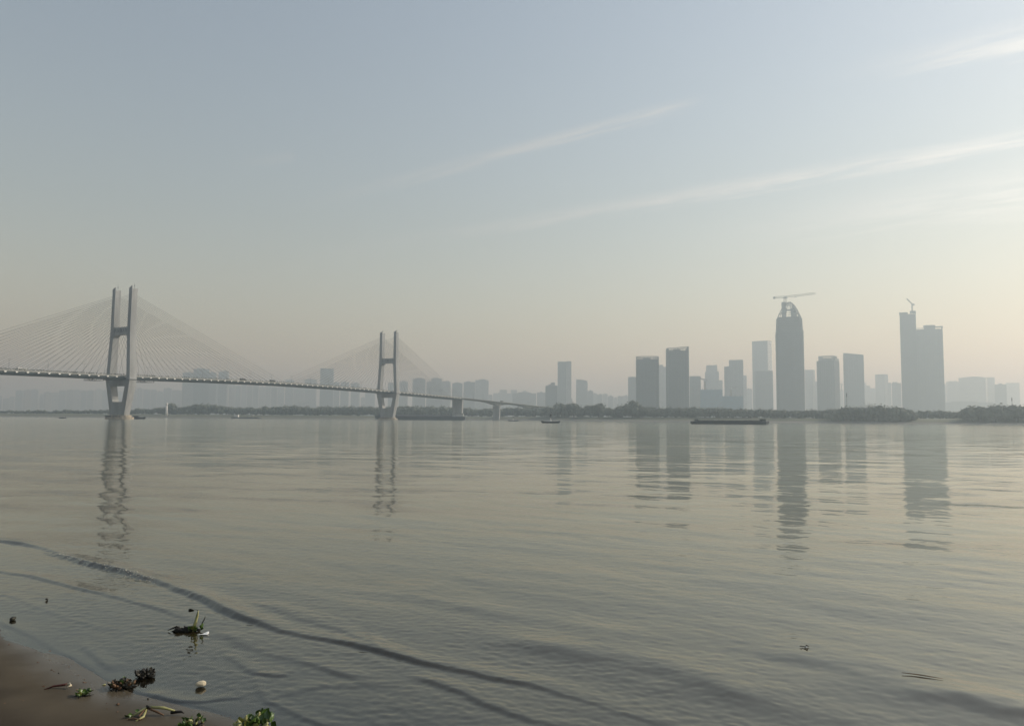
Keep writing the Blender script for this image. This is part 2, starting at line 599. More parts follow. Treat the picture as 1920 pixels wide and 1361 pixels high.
depth0 = np.clip(-bz, 0, 3)
shal = np.clip(depth0 / 0.35, 0.0, 1.0)
# swell comes in towards the beach, from the upper right to the lower left
wdir = math.atan2(WL[8][0] - WL[4][0], -(WL[8][1] - WL[4][1]))
h = 0.0075 * smooth_noise(xn, yn, 21, 26, 2.2, 7.0, math.radians(232), 0.22) * (0.25 + 0.75 * shal)
h += 0.0030 * smooth_noise(xn, yn, 22, 40, 0.7, 2.2, math.radians(232), 0.35) * (0.2 + 0.8 * shal)
h += 0.0012 * smooth_noise(xn, yn, 23, 60, 0.20, 0.7, math.radians(238), 0.65) * np.clip(depth0 / 0.05, 0.1, 1)
h += 0.0015 * smooth_noise(xn, yn, 24, 60, 0.11, 0.30, math.radians(255), 0.9) * np.clip(depth0 / 0.03, 0.15, 1) * np.clip(1.6 - depth0 / 0.35, 0.3, 1)
h *= np.clip(1.15 - RR.ravel()[near] / 190, 0, 1)
chopv = 0.9 * np.clip(1 - depth0 / 0.45, 0, 1)
wob = 0.10 * smooth_noise(xn, yn, 31, 12, 0.8, 3.0)
mod = 0.75 + 0.25 * smooth_noise(xn, yn, 32, 8, 1.5, 5.0)
rip = smooth_noise(xn, yn, 41, 40, 0.13, 0.32)
for ci, (pts, amp, wf, wb) in enumerate(CRESTS):
    ln = np.array([[ground(*p).x, ground(*p).y] for p in pts])
    lo, hi = ln.min(0) - 4, ln.max(0) + 4
    m = (xn > lo[0]) & (xn < hi[0]) & (yn > lo[1]) & (yn < hi[1])
    sd, al = seg_dist(xn[m], yn[m], ln)
    sd = sd + wob[m] * min(1, wf * 5) + .004 * rip[m]
    prof = np.where(sd > 0, np.exp(-(sd / wb) ** 2), np.exp(-(sd / wf) ** 2)) - 0.12 * np.exp(-((sd + wf * 2.5) / (wf * 2)) ** 2)
    taper = np.clip(al / 0.18, 0, 1) * np.clip((1 - al) / 0.2, 0, 1)
    if ci == 0:                     # the one stretch that is breaking
        brk = np.exp(-((sd + .05) / .22) ** 2) * np.clip((xn[m] + 14.2) / .8, 0, 1) * np.clip((-9.0 - xn[m]) / 1.2, 0, 1)
        h[m] += .009 * rip[m] * brk
        chopv[m] += 2.5 * brk
    h[m] += amp * prof * (taper * taper * (3 - 2 * taper)) * np.clip(mod[m], 0.4, 1.3)
H[near] = h
m_water, t, b = new_mat('river_water')
t.nodes.remove(b)
geo = t.nodes.new('ShaderNodeNewGeometry')
dist = vmath(t, 'LENGTH', geo.outputs['Position'])


def slope_noise(scale, amp, stretch, detail=3.0, rot=0.0):
    mp = N(t, 'ShaderNodeMapping')
    mp.inputs['Scale'].default_value = stretch
    mp.inputs['Rotation'].default_value = (0, 0, rot)
    t.links.new(geo.outputs['Position'], mp.inputs[0])
    n_ = N(t, 'ShaderNodeTexNoise')
    n_.inputs['Scale'].default_value = scale
    n_.inputs['Detail'].default_value = detail
    t.links.new(mp.outputs[0], n_.inputs['Vector'])
    v = vmath(t, 'SUBTRACT', n_.outputs['Color'], (0.5, 0.5, 0.5))
    return vmath(t, 'MULTIPLY', v, (amp, amp, 0.0))


n1 = slope_noise(0.45, 0.10, (0.30, 1.0, 1.0), 2.0, R(20))
n2 = slope_noise(2.2, 0.060, (0.30, 1.0, 1.0), 3.0, R(32))
n3 = slope_noise(8.0, 0.10, (0.35, 1.0, 1.0), 4.0, R(30))
at_ = t.nodes.new('ShaderNodeAttribute')
at_.attribute_name = 'depth'
calm = math_node(t, 'MULTIPLY', maprange(t, at_.outputs['Fac'], 0.0, 0.2, 0.6, 1.0), maprange(t, dist, 40, 320, 1.0, 0.55))
chop = t.nodes.new('ShaderNodeAttribute')
chop.attribute_name = 'chop'
n3s = t.nodes.new('ShaderNodeVectorMath')
n3s.operation = 'SCALE'
t.links.new(n3, n3s.inputs[0])
t.links.new(math_node(t, 'ADD', 0.30, math_node(t, 'MULTIPLY', chop.outputs['Fac'], 0.8)), n3s.inputs['Scale'])
pert = vmath(t, 'ADD', vmath(t, 'ADD', n1, n2), n3s.outputs[0])
wind = N(t, 'ShaderNodeTexNoise')
wmp = N(t, 'ShaderNodeMapping')
wmp.inputs['Scale'].default_value = (0.010, 0.035, 1.0)
wmp.inputs['Rotation'].default_value = (0, 0, R(14))
t.links.new(geo.outputs['Position'], wmp.inputs[0])
t.links.new(wmp.outputs[0], wind.inputs['Vector'])
wind.inputs['Scale'].default_value = 1.0
wind.inputs['Detail'].default_value = 4.0
calm = math_node(t, 'MULTIPLY', calm, maprange(t, wind.outputs[0], 0.36, 0.64, 0.55, 1.45))
vs_ = t.nodes.new('ShaderNodeVectorMath')
vs_.operation = 'SCALE'
t.links.new(pert, vs_.inputs[0])
t.links.new(calm, vs_.inputs['Scale'])
nrm = vmath(t, 'NORMALIZE', vmath(t, 'ADD', geo.outputs['Normal'], vs_.outputs[0]))
nrm_f = vmath(t, 'NORMALIZE', vmath(t, 'ADD', geo.outputs['Normal'], vmath(t, 'MULTIPLY', vs_.outputs[0], (0.45, 0.45, 0.45))))
gl = N(t, 'ShaderNodeBsdfGlossy')
gl.distribution = 'MULTI_GGX'
t.links.new(nrm, gl.inputs['Normal'])
t.links.new(maprange(t, dist, 15, 350, 0.07, 0.105, False), gl.inputs['Roughness'])
gl.inputs['Color'].default_value = (0.99, 0.985, 0.92, 1)
df = N(t, 'ShaderNodeBsdfDiffuse')
df.inputs['Color'].default_value = (0.032, 0.024, 0.010, 1)
tr = N(t, 'ShaderNodeBsdfTransparent')
tr.inputs['Color'].default_value = (0.9, 0.88, 0.82, 1)
murk = math_node(t, 'SUBTRACT', 1.0, math_node(t, 'POWER', 2.718, math_node(t, 'MULTIPLY', at_.outputs['Fac'], -11.0)))
body = N(t, 'ShaderNodeMixShader')
t.links.new(murk, body.inputs[0])
t.links.new(tr.outputs[0], body.inputs[1])
t.links.new(df.outputs[0], body.inputs[2])
fr = N(t, 'ShaderNodeFresnel')
fr.inputs['IOR'].default_value = 1.85
t.links.new(nrm_f, fr.inputs['Normal'])
mx = N(t, 'ShaderNodeMixShader')
t.links.new(fr.outputs[0], mx.inputs[0])
t.links.new(body.outputs[0], mx.inputs[1])
t.links.new(gl.outputs[0], mx.inputs[2])
t.links.new(mx.outputs[0], t.nodes['Material Output'].inputs[0])
X_r = X
river = grid_object('river', X, Y, H.reshape(X.shape), m_water)
river['kind'] = 'structure'
cv = np.zeros(xf.size)
cv[near] = chopv
river.data.attributes.new('chop', 'FLOAT', 'POINT').data.foreach_set('value', cv.astype(np.float32))
dp = np.full(xf.size, 3.0)
dp[near] = np.clip(h - bz, 0, 3)
river.data.attributes.new('depth', 'FLOAT', 'POINT').data.foreach_set('value', dp.astype(np.float32))

Hg = H.reshape(X_r.shape)


def water_z(x, y):
    i = min(len(rr) - 1, int(np.searchsorted(rr, math.hypot(x, y))))
    j = min(len(az) - 1, int(np.searchsorted(az, math.atan2(x, y))))
    return float(Hg[i, j])


# ------------------------------------------------------------------ haze
hz = MB().box(-14500, 14500, -9500, 19500, -6.0, 540.0)
m_haze = bpy.data.materials.new('haze')
m_haze.use_nodes = True
t = m_haze.node_tree
t.nodes.remove(t.nodes['Principled BSDF'])
pv = t.nodes.new('ShaderNodeVolumePrincipled')
pv.inputs['Color'].default_value = (*HAZE_COLOR, 1)
pv.inputs['Density'].default_value = HAZE_DENSITY
pv.inputs['Absorption Color'].default_value = (*HAZE_ABS, 1)
pv.inputs['Anisotropy'].default_value = HAZE_G
t.links.new(pv.outputs[0], t.nodes['Material Output'].inputs['Volume'])
haze = hz.build('haze', m_haze)
haze['kind'] = 'stuff'

# ================================================================== the bridge
T1 = at(224, 785, 979)
T2 = at(727, 787, 1466)
T1.z = T2.z = 0
ax = (T2 - T1)
SPAN = ax.length
BANG = math.atan2(ax.y, ax.x)
bridge = thing('cable_stayed_bridge', 'long pale cable-stayed road bridge with two H-shaped towers crossing the river', 'bridge', (T1.x, T1.y, 0), BANG)
# local frame: x along the bridge, -y is the side towards the camera
PT = [(-1.2, 47.0), (-0.8, 50.5), (-0.44, 52.8), (0.0, 54.6), (0.25, 56.8), (0.5, 57.8), (0.75, 56.6), (1.0, 53.9), (1.2, 51.4), (1.448, 48.3), (1.76, 43.0), (2.07, 37.5), (2.4, 33.0), (2.9, 27.0)]


def deck_z(x):
    return float(np.interp(x / SPAN, [p[0] for p in PT], [p[1] for p in PT]))


HW = 15.0
X0, XS, XE = -0.80 * SPAN, 1.448 * SPAN, 2.75 * SPAN


def sweep(xs, sect):
    """sect(x) gives a closed ring of (y, z)"""
    mb = MB()
    vs, fs, n = [], [], 0
    for x in xs:
        ring = sect(x)
        n = len(ring)
        vs += [(x, y, z) for y, z in ring]
    for i in range(len(xs) - 1):
        for k in range(n):
            fs.append((i * n + k, (i + 1) * n + k, (i + 1) * n + (k + 1) % n, i * n + (k + 1) % n))
    fs.append(tuple(range(n)))
    fs.append(tuple(range((len(xs) - 1) * n + n - 1, (len(xs) - 1) * n - 1, -1)))
    return mb.add(vs, fs)


xs_main = list(np.arange(X0, XS, 12.0)) + [XS]


def girder_sec(x):
    z = deck_z(x) - 1.25
    return [(-HW + .4, z), (-HW + .4, z - 1.3), (-HW + 2.6, z - 3.4), (HW - 2.6, z - 3.4), (HW - .4, z - 1.3), (HW - .4, z)]


sweep(xs_main, girder_sec).build('girder', 'steel_girder', bridge)


def slab_sec(x):
    z = deck_z(x)
    return [(-HW - .5, z), (-HW - .5, z - 1.2), (HW + .5, z - 1.2), (HW + .5, z)]


deck = sweep(xs_main, slab_sec).build('deck', 'deck_edge', bridge)
sweep(xs_main, lambda x: [(-HW + 2.5, deck_z(x) + .06), (-HW + 2.5, deck_z(x) + .004), (HW - 2.5, deck_z(x) + .004), (HW - 2.5, deck_z(x) + .06)]).build('road_surface', 'asphalt', deck)


def haunch(x):
    """girder depth of the approach spans, deepest over their piers"""
    q = x / SPAN
    piers = (1.448, 1.76, 2.07, 2.38, 2.69)
    d = min(abs(q - p) for p in piers[1:])
    d = min(d, 0.155)
    return 2.6 + 6.5 * (1 - d / 0.155) ** 2


xs_app = list(np.linspace(XS + .05, XE, 120))
sweep(xs_app, lambda x: [(-6.5, deck_z(x) - 1.0), (-5.2, deck_z(x) - haunch(x)), (5.2, deck_z(x) - haunch(x)), (6.5, deck_z(x) - 1.0)]).build('approach_girder', 'deck_edge', bridge)
sweep(xs_app, lambda x: [(-12.8, deck_z(x)), (-12.8, deck_z(x) - .5), (-6.5, deck_z(x) - 1.2), (6.5, deck_z(x) - 1.2), (12.8, deck_z(x) - .5), (12.8, deck_z(x))]).build('approach_deck', 'deck_edge', bridge)

for sgn in (-1, 1):
    mb = MB()
    for x in np.arange(X0, XS, 3.0):
        z = deck_z(x)
        mb.box(x - .08, x + .08, sgn * (HW + .3) - .08, sgn * (HW + .3) + .08, z, z + 1.25)
    for dz in (.45, .85, 1.25):
        pts = [(x, sgn * (HW + .3), deck_z(x) + dz) for x in xs_main]
        mb.tube(pts, .07, 4)
    mb.build('railing', 'deck_edge', bridge, kind='stuff')
    mb = MB()
    for x in np.arange(XS + 2, XE, 3.0):
        z = deck_z(x)
        mb.box(x - .08, x + .08, sgn * 12.5 - .08, sgn * 12.5 + .08, z, z + 1.1)
    for dz in (.5, 1.1):
        mb.tube([(x, sgn * 12.5, deck_z(x) + dz) for x in xs_app], .07, 4)
    mb.build('approach_railing', 'deck_edge', bridge, kind='stuff')

# planter hedge along the railing, greenest towards the near end
mb = MB()
for x in np.arange(X0, 0.95 * SPAN, .8):
    keep = 0.9 if x < 40 else 0.45
    if random.random() > keep:
        continue
    z = deck_z(x)
    s_ = random.uniform(.35, .8)
    c = Vector((x, -HW - .3 + random.uniform(-.25, .25), z + 1.2 + random.uniform(-.1, .4)))
    for q in range(4):
        d = Vector((random.uniform(-1, 1), random.uniform(-1, 1), random.uniform(-.6, 1))).normalized()
        a_ = d.orthogonal().normalized() * s_ * .6
        b_ = d.cross(a_).normalized() * s_ * .6
        p = c + d * s_ * .4
        mb.add([p - a_ - b_, p + a_ - b_, p + a_ + b_, p - a_ + b_], [(0, 1, 2, 3)])
mb.build('planter_hedge', 'foliage', bridge, kind='stuff')

# towers
ZB, ZT = 54.0, 169.0


def leg_sections(s_):
    """(z, y centre, half width across, half length along the bridge) up one leg; s_ = side"""
    return [(5.0, 9.7, 4.6, 4.0), (21.0, 13.4, 4.3, 4.4), (42.0, 18.4, 4.0, 5.0), (49.5, 19.9, 3.9, 5.2), (53.0, 20.1, 3.3, 5.0), (106.0, 16.9, 3.1, 4.5), (118.0, 16.6, 3.0, 4.4), (ZT - 6, 16.6, 2.9, 4.0)]


def make_tower(tx):
    tw = bpy.data.objects.new('tower', None)
    C.objects.link(tw)
    tw.parent = bridge
    tw.location = (tx, 0, 0)
    for s_ in (-1, 1):
        mb, vs, fs = MB(), [], []
        sec = leg_sections(s_)
        for z, yc, hw, hl in sec:
            y0, y1 = s_ * yc - hw, s_ * yc + hw
            ch = 0.25
            vs += [(-hl, y0 + ch, z), (-hl + ch, y0, z), (hl - ch, y0, z), (hl, y0 + ch, z), (hl, y1 - ch, z), (hl - ch, y1, z), (-hl + ch, y1, z), (-hl, y1 - ch, z)]
        n = 8
        for i in range(len(sec) - 1):
            for k in range(n):
                fs.append((i * n + k, i * n + (k + 1) % n, (i + 1) * n + (k + 1) % n, (i + 1) * n + k))
        fs.append(tuple(range(n - 1, -1, -1)))
        fs.append(tuple(range((len(sec) - 1) * n, len(sec) * n)))
        mb.add(vs, fs)
        leg = mb.build('leg', 'concrete', tw)
        # slanted cap: two upstanding cheeks along the faces, a low slope between them
        z0 = ZT - 6
        yc = s_ * 16.6
        mb = MB()
        mb.hexa([(-4.0, yc - 2.9, z0), (-2.6, yc - 2.9, z0), (-2.6, yc + 2.9, z0), (-4.0, yc + 2.9, z0)],
                [(-4.0, yc - 2.9, z0 + (6.5 if s_ > 0 else 6.5)), (-3.4, yc - 2.9, z0 + 6.5), (-3.4, yc + 2.9, z0 + 3.6), (-4.0, yc + 2.9, z0 + 3.6)])
        mb.hexa([(-2.6, yc - 2.9, z0), (4.0, yc - 2.9, z0), (4.0, yc + 2.9, z0), (-2.6, yc + 2.9, z0)],
                [(-2.6, yc - 2.9, z0 + 1.8), (4.0, yc - 2.9, z0 + 3.6), (4.0, yc + 2.9, z0 + 3.6), (-2.6, yc + 2.9, z0 + 1.8)])
        mb.build('tower_cap', 'concrete', tw)
        mb = MB().tube([(1.5, yc, z0 + 1.5), (1.5, yc, z0 + 11.0)], .12, 6)
        mb.tube([(1.5, yc, z0 + 6.0), (1.5, yc, z0 + 8.0)], .35, 6)
        mb.build('mast', 'dark_metal', tw)
    # crossbeam with haunched ends
    mb = MB()
    yi = 14.2
    for sg in (1,):
        prof = [(-yi, 117.0), (-yi, 103.6), (-yi + 4.5, 107.4), (yi - 4.5, 107.4), (yi, 103.6), (yi, 117.0)]
        n = len(prof)
        vs = [(-3.4, y, z) for y, z in prof] + [(3.4, y, z) for y, z in prof]
        mb.add(vs, [tuple(range(n)), tuple(range(2 * n - 1, n - 1, -1))] + [(i, n + i, n + (i + 1) % n, (i + 1) % n) for i in range(n)])
    beam = mb.build('crossbeam', 'concrete', tw)
    # lettering on the face that looks back along the bridge
    cu = bpy.data.curves.new('lettering', 'FONT')
    cu.body = '\u767d\u6c99\u6d32\u5927\u6865'
    cu.size = 5.6
    cu.align_x = 'CENTER'
    cu.align_y = 'CENTER'
    cu.extrude = 0.08
    to = bpy.data.objects.new('lettering_curve', cu)
    C.objects.link(to)
    dg = bpy.context.evaluated_depsgraph_get()
    me = bpy.data.meshes.new_from_object(to.evaluated_get(dg))
    bpy.data.objects.remove(to)
    lt = bpy.data.objects.new('lettering', me)
    me.materials.clear()
    me.materials.append(M['letter'])
    C.objects.link(lt)
    lt.parent = beam
    # text plane faces local -x; its reading direction runs towards -y as seen from there
    lt.matrix_local = Matrix(((0, 0, -1, -3.5), (-1, 0, 0, 0), (0, 1, 0, 112.3), (0, 0, 0, 1)))
    # lower crossbeam, closed web under the opening, and pile cap
    MB().box(-4.6, 4.6, -16.4, 16.4, 41.8, 49.3).build('lower_crossbeam', 'concrete', tw)
    mb = MB().hexa([(-3.7, -6.2, 5.0), (3.7, -6.2, 5.0), (3.7, 6.2, 5.0), (-3.7, 6.2, 5.0)], [(-4.1, -10.0, 21.6), (4.1, -10.0, 21.6), (4.1, 10.0, 21.6), (-4.1, 10.0, 21.6)])
    mb.build('web_wall', 'concrete', tw)
    mb = MB()
    po = [(14 * math.cos(q) * 1.0, 21 * math.sin(q)) for q in [2 * math.pi * k / 20 for k in range(20)]]
    mb.prism(po, -4.0, 2.6)
    po2 = [(x * .82, y * .84) for x, y in po]
    mb.prism(po2, 2.6, 5.0)
    mb.build('pile_cap', 'concrete_stain', tw)
    for k in range(-3, 4):
        MB().box(-13.0 + abs(k) * .9, -11.5 + abs(k) * .9, k * 4.6 - .8, k * 4.6 + .8, 2.6, 4.1).build('fender', 'dark_metal', tw)
    # work platform at deck level round the legs
    for s_ in (-1, 1):
        MB().box(-8, 8, s_ * 20 - 4.4, s_ * 20 + 4.4, 49.6, 50.3).build('platform', 'dark_metal', tw)
    return tw


tower_a = make_tower(0.0)
tower_a['label'] = 'nearer H-shaped concrete tower with dark lettering on its crossbeam'
tower_b = make_tower(SPAN)
tower_b['label'] = 'farther H-shaped concrete tower beyond the middle of the bridge'

# stay cables, every one a part, with its dark damper collar near the deck
NC = 24
for tx in (0.0, SPAN):
    for side in (-1, 1):
        reach = 0.485 if (tx == 0) == (side == 1) else 0.44
        for pl in (-1, 1):
            for k in range(NC):
                q = (k + 1) / NC
                xd = tx + side * (14 + (reach * SPAN - 14) * (k / (NC - 1)))
                za = 111.0 + (158.0 - 111.0) * ((k / (NC - 1)) ** 0.85)
                p0 = Vector((tx + side * 3.6, pl * 16.6, za))
                p1 = Vector((xd, pl * (HW + .3), deck_z(xd) + .3))
                MB().tube([p0, p1], .15, 5, cap=False).build('stay_cable', 'cable', bridge)
# pale anchor brackets under the deck edge
bm_ = MB().add([(-1.55, -.25, 0), (1.55, -.25, 0), (.45, -.25, -1.35), (-.45, -.25, -1.35), (-1.55, 1.1, 0), (1.55, 1.1, 0), (.45, 1.1, -1.35), (-.45, 1.1, -1.35)],
               [(0, 3, 2, 1), (4, 5, 6, 7), (0, 1, 5, 4), (1, 2, 6, 5), (2, 3, 7, 6), (3, 0, 4, 7)]).mesh('bracket', 'bracket')
x = X0 + 6
while x < XS - 4:
    br = bpy.data.objects.new('bracket', bm_)
    C.objects.link(br)
    br.parent = bridge
    br.location = (x, -HW - .45, deck_z(x) - 1.15)
    x += 12.0
# maintenance travellers hanging under the girder beside the near tower
for xc, ln in ((-40, 14), (30, 14)):
    mb = MB()
    z = deck_z(xc) - 5.2
    for y in (-14, -5, 4):
        for zz in (z, z - 2.2):
            mb.tube([(xc - ln / 2, y, zz), (xc + ln / 2, y, zz)], .22, 4)
        n = int(ln / 3)
        for k in range(n):
            a_ = xc - ln / 2 + k * 3
            mb.tube([(a_, y, z - (2.2 if k % 2 else 0)), (a_ + 3, y, z - (0 if k % 2 else 2.2))], .16, 4)
    for e in (-ln / 2, ln / 2):
        mb.box(xc + e - .3, xc + e + .3, -14, 4, z - 2.2, z - 1.8)
        mb.box(xc + e - .3, xc + e + .3, -14, -13.4, z - 2.2, z + 1.9)
    mb.build('maintenance_traveller', 'dark_metal', bridge)


def make_pier(q, wy, lx, zb, name='pier'):
    x = q * SPAN
    zt = deck_z(x) - (haunch(x) if q > 1.5 else 4.8)
    mb = MB()
    mb.hexa([(x - lx, -wy * .86, zb), (x + lx, -wy * .86, zb), (x + lx, wy * .86, zb), (x - lx, wy * .86, zb)],
            [(x - lx, -wy, zt - 2), (x + lx, -wy, zt - 2), (x + lx, wy, zt - 2), (x - lx, wy, zt - 2)])
    mb.box(x - lx - .5, x + lx + .5, -wy - .6, wy + .6, zt - 2, zt)
    return mb.build(name, 'concrete', bridge)


make_pier(1.448, 13.0, 2.6, -3)
make_pier(1.76, 9.5, 2.4, -3)
make_pier(2.07, 8.0, 2.2, 4)
make_pier(2.38, 8.0, 2.2, 6)
make_pier(2.69, 8.0, 2.2, 6)


def on_bridge(x, y, dz=0.0):
    q = Vector((x, y, 0))
    q.rotate(Matrix.Rotation(BANG, 3, 'Z'))
    return Vector((T1.x + q.x, T1.y + q.y, deck_z(x) + dz))


# lamp posts
lp = thing('lamp_post', 'slim dark twin-armed lamp post standing on the bridge deck', 'lamp post', on_bridge(-200, 0), BANG, 'lamp posts along the bridge')
MB().tube([(0, 0, 0), (0, 0, 11.5)], [.16, .09], 6).build('pole', 'dark_metal', lp)
mb = MB()
for s_ in (-1, 1):
    mb.tube([(0, 0, 11.4), (0, s_ * 1.2, 12.0), (0, s_ * 2.4, 12.1)], .07, 5)
mb.build('arm', 'dark_metal', lp)
for s_ in (-1, 1):
    MB().box(-.22, .22, s_ * 2.9 - .6, s_ * 2.9 + .6, 12.0, 12.25, .05, .1).build('lamp_head', 'dark_metal', lp)
x = -230.0
first = True
while x < 1.75 * SPAN:
    if abs(x) > 12 and abs(x - SPAN) > 12:
        loc = on_bridge(x, -HW + 2.0, 0.02)
        if first:
            lp.location = loc
            first = False
        else:
            copy_tree(lp, loc, BANG)
    x += 43.0


# vehicles on the bridge
def car_mesh(kind):
    mb = MB()
    if kind == 'car':
        mb.box(-2.2, 2.2, -.88, .88, .35, .95, .08, .05)
        mb.box(-1.4, 1.5, -.8, .8, .95, 1.5, .45, .12)
    elif kind == 'truck':
        mb.box(-5.5, 2.6, -1.25, 1.25, 1.1, 3.7, .03, .03)
        mb.box(2.8, 5.0, -1.2, 1.2, .6, 3.0, .25, .08)
        mb.box(-5.5, 5.0, -1.0, 1.0, .6, 1.1)
    else:
        mb.box(-5.6, 5.6, -1.25, 1.25, .45, 3.1, .12, .08)
    L = {'car': 1.35, 'truck': 3.9, 'bus': 3.6}[kind]
    r = .33 if kind == 'car' else .5
    for xw in (-L, L):
        for yw in (-.85, .85):
            mb.add([(xw + r * math.cos(a_), yw + e, r + r * math.sin(a_)) for e in (-.12, .12) for a_ in [k * math.pi / 4 for k in range(8)]],
                   [tuple(range(8)), tuple(range(15, 7, -1))] + [(k, 8 + k, 8 + (k + 1) % 8, (k + 1) % 8) for k in range(8)])
    return mb


VEH = [('parked_truck', 'truck', 'hull', 'dark box truck driving past the middle of the bridge', 0.452, -8.5), ('truck', 'truck', 'dark_metal', 'long dark truck on the bridge between the near tower and midspan', 0.345, -8.5),
       ('car', 'car', 'white', 'small white car near midspan of the bridge', 0.53, -9), ('bus', 'bus', 'cabin', 'grey bus just before the farther bridge tower', 0.87, -8.8),
       ('car', 'car', 'dark_metal', 'dark car on the bridge left of the near tower', -0.12, -9), ('truck', 'truck', 'cabin', 'grey truck on the bridge at the left edge of the photo', -0.23, -8.6),
       ('car', 'car', 'white', 'white car on the sloping approach beyond the last bridge cables', 1.66, -8.5), ('truck', 'truck', 'dark_metal', 'dark truck on the haunched approach span', 1.78, -8),
       ('car', 'car', 'white', 'white car low on the approach where it meets the trees', 2.12, -8.5), ('car', 'car', 'dark_metal', 'dark car just past the farther bridge tower', 1.12, -9),
       ('car', 'car', 'cabin', 'silver car between the near tower and the left frame edge', -0.06, -9)]
vm = {}
for nm, kind, mt, lab, q, y in VEH:
    key = (kind, mt)
    if key not in vm:
        vm[key] = car_mesh(kind).mesh(kind, mt)
    o = bpy.data.objects.new(kind, vm[key])
    C.objects.link(o)
    o.location = on_bridge(q * SPAN, y, 0.06)
    o.rotation_euler = (0, 0, BANG)
    tag(o, lab, kind, 'vehicles on the bridge')

# ================================================================== buildings of the far city
CITY = 2.1        # the towers are modelled at 1 : 2.1 and their Empties scaled to full size


def fins(mb, w, d, z0, z1, step, prot=.5, width=.9):
    n = max(2, int(round(w / step)))
    for k in range(n + 1):
        x = -w / 2 + w * k / n
        mb.box(x - width / 2, x + width / 2, -d / 2 - prot, -d / 2 + .2, z0, z1)
    n = max(1, int(round(d / step)))
    for k in range(n + 1):
        y = -d / 2 + d * k / n
        for s_ in (-1, 1):
            xa = s_ * w / 2
            mb.box(min(xa + s_ * prot, xa - s_ * .2), max(xa + s_ * prot, xa - s_ * .2), y - width / 2, y + width / 2, z0, z1)


def building(label, px0, px1, ytop, D, yaw=0.0, ratio=.7, mat='f_grey', group=None, rooms=1, fin=6.5, name='apartment_block', cat='building', parapet=1.6, finmat='pier_pale', slope=0.0):
    D = D * CITY * (1.3 if px0 < 930 else 1.0)          # the left bank's city lies farther off
    a, b = at(px0, ytop, D), at(px1, ytop, D)
    cx, Wd, zt = (a.x + b.x) / 2, (b.x - a.x) / CITY, (a.z + b.z) / 2
    face = -math.atan2(cx, D)              # the towers look out over the river
    yw = R(yaw)
    w = Wd * math.cos(face) / (math.cos(yw) + ratio * abs(math.sin(yw)))
    yw += face
    d = w * ratio
    gz = float(bank_z(cx, D)) - 1.0
    Hh = (zt - gz) / CITY
    o = thing(name, label, cat, (cx, D, gz), yw, group)
    o.scale = (CITY, CITY, CITY)
    rh = 4.0 if rooms else 0.0
    hb = Hh - parapet - (rh if rooms else 0)
    mb = MB()
    if slope:
        mb.hexa([(-w / 2, -d / 2, 0), (w / 2, -d / 2, 0), (w / 2, d / 2, 0), (-w / 2, d / 2, 0)],
                [(-w / 2, -d / 2, hb), (w / 2, -d / 2, hb - slope), (w / 2, d / 2, hb - slope), (-w / 2, d / 2, hb)])
    else:
        mb.box(-w / 2, w / 2, -d / 2, d / 2, 0, hb)
    mb.build('wall', mat, o)
    if fin:
        mb = MB()
        fins(mb, w, d, 0, hb - max(slope, 0) - .3, fin)
        mb.build('facade_pier', 'pier_dark' if mat == 'f_dark' else finmat, o, kind='stuff')
    if parapet and not slope:
        mb = MB()
        th = .5
        for (x0, x1, y0, y1) in ((-w / 2, w / 2, -d / 2, -d / 2 + th), (-w / 2, w / 2, d / 2 - th, d / 2), (-w / 2, -w / 2 + th, -d / 2 + th, d / 2 - th), (w / 2 - th, w / 2, -d / 2 + th, d / 2 - th)):
            mb.box(x0, x1, y0, y1, hb, hb + parapet)
        mb.build('roof_parapet', 'roofing', o)
    rg = random.Random(int(px0 * 7 + ytop))
    for k in range(rooms):
        ww = w * rg.uniform(.18, .4)
        x = rg.uniform(-w / 2 + ww, w / 2 - ww) if rooms > 1 else rg.uniform(-w * .15, w * .15)
        MB().box(x - ww / 2, x + ww / 2, -d * .3, d * .3, hb, hb + parapet + rh * rg.uniform(.7, 1.0)).build('plant_room', 'roofing', o)
    o['w'], o['d'], o['hb'] = w, d, hb
    return o


ORD = 'first second third fourth fifth sixth seventh eighth ninth tenth eleventh twelfth'.split()
# ---- left row, faint, behind the near bridge tower
GL = 'faint apartment blocks low behind the near bridge tower'
LL = 'faint grey apartment block in the low hazy row behind the near bridge tower'
xs_ = [(-30, -16, 744), (-14, 4, 741), (6, 17, 746), (18, 29, 743), (30, 44, 731), (45, 58, 730), (59, 74, 729), (75, 82, 738), (83, 96, 734), (97, 110, 735), (111, 124, 731), (125, 138, 730),
       (139, 151, 730), (152, 163, 732), (164, 178, 731), (179, 191, 729), (192, 205, 731), (206, 218, 732), (219, 230, 733), (231, 244, 731), (245, 256, 730), (257, 268, 727), (269, 282, 729), (283, 294, 730), (295, 306, 733),
       (307, 322, 727), (323, 342, 731)]
for k, (a, b, y) in enumerate(xs_):
    building(LL, a, b, y, 3300 + 60 * (k % 4) - 120 * (k % 3), rng.uniform(-18, 18), .8, ('f_pale', 'f_grey', 'f_tan')[k % 3], GL, rooms=1 + (k % 2), fin=7)
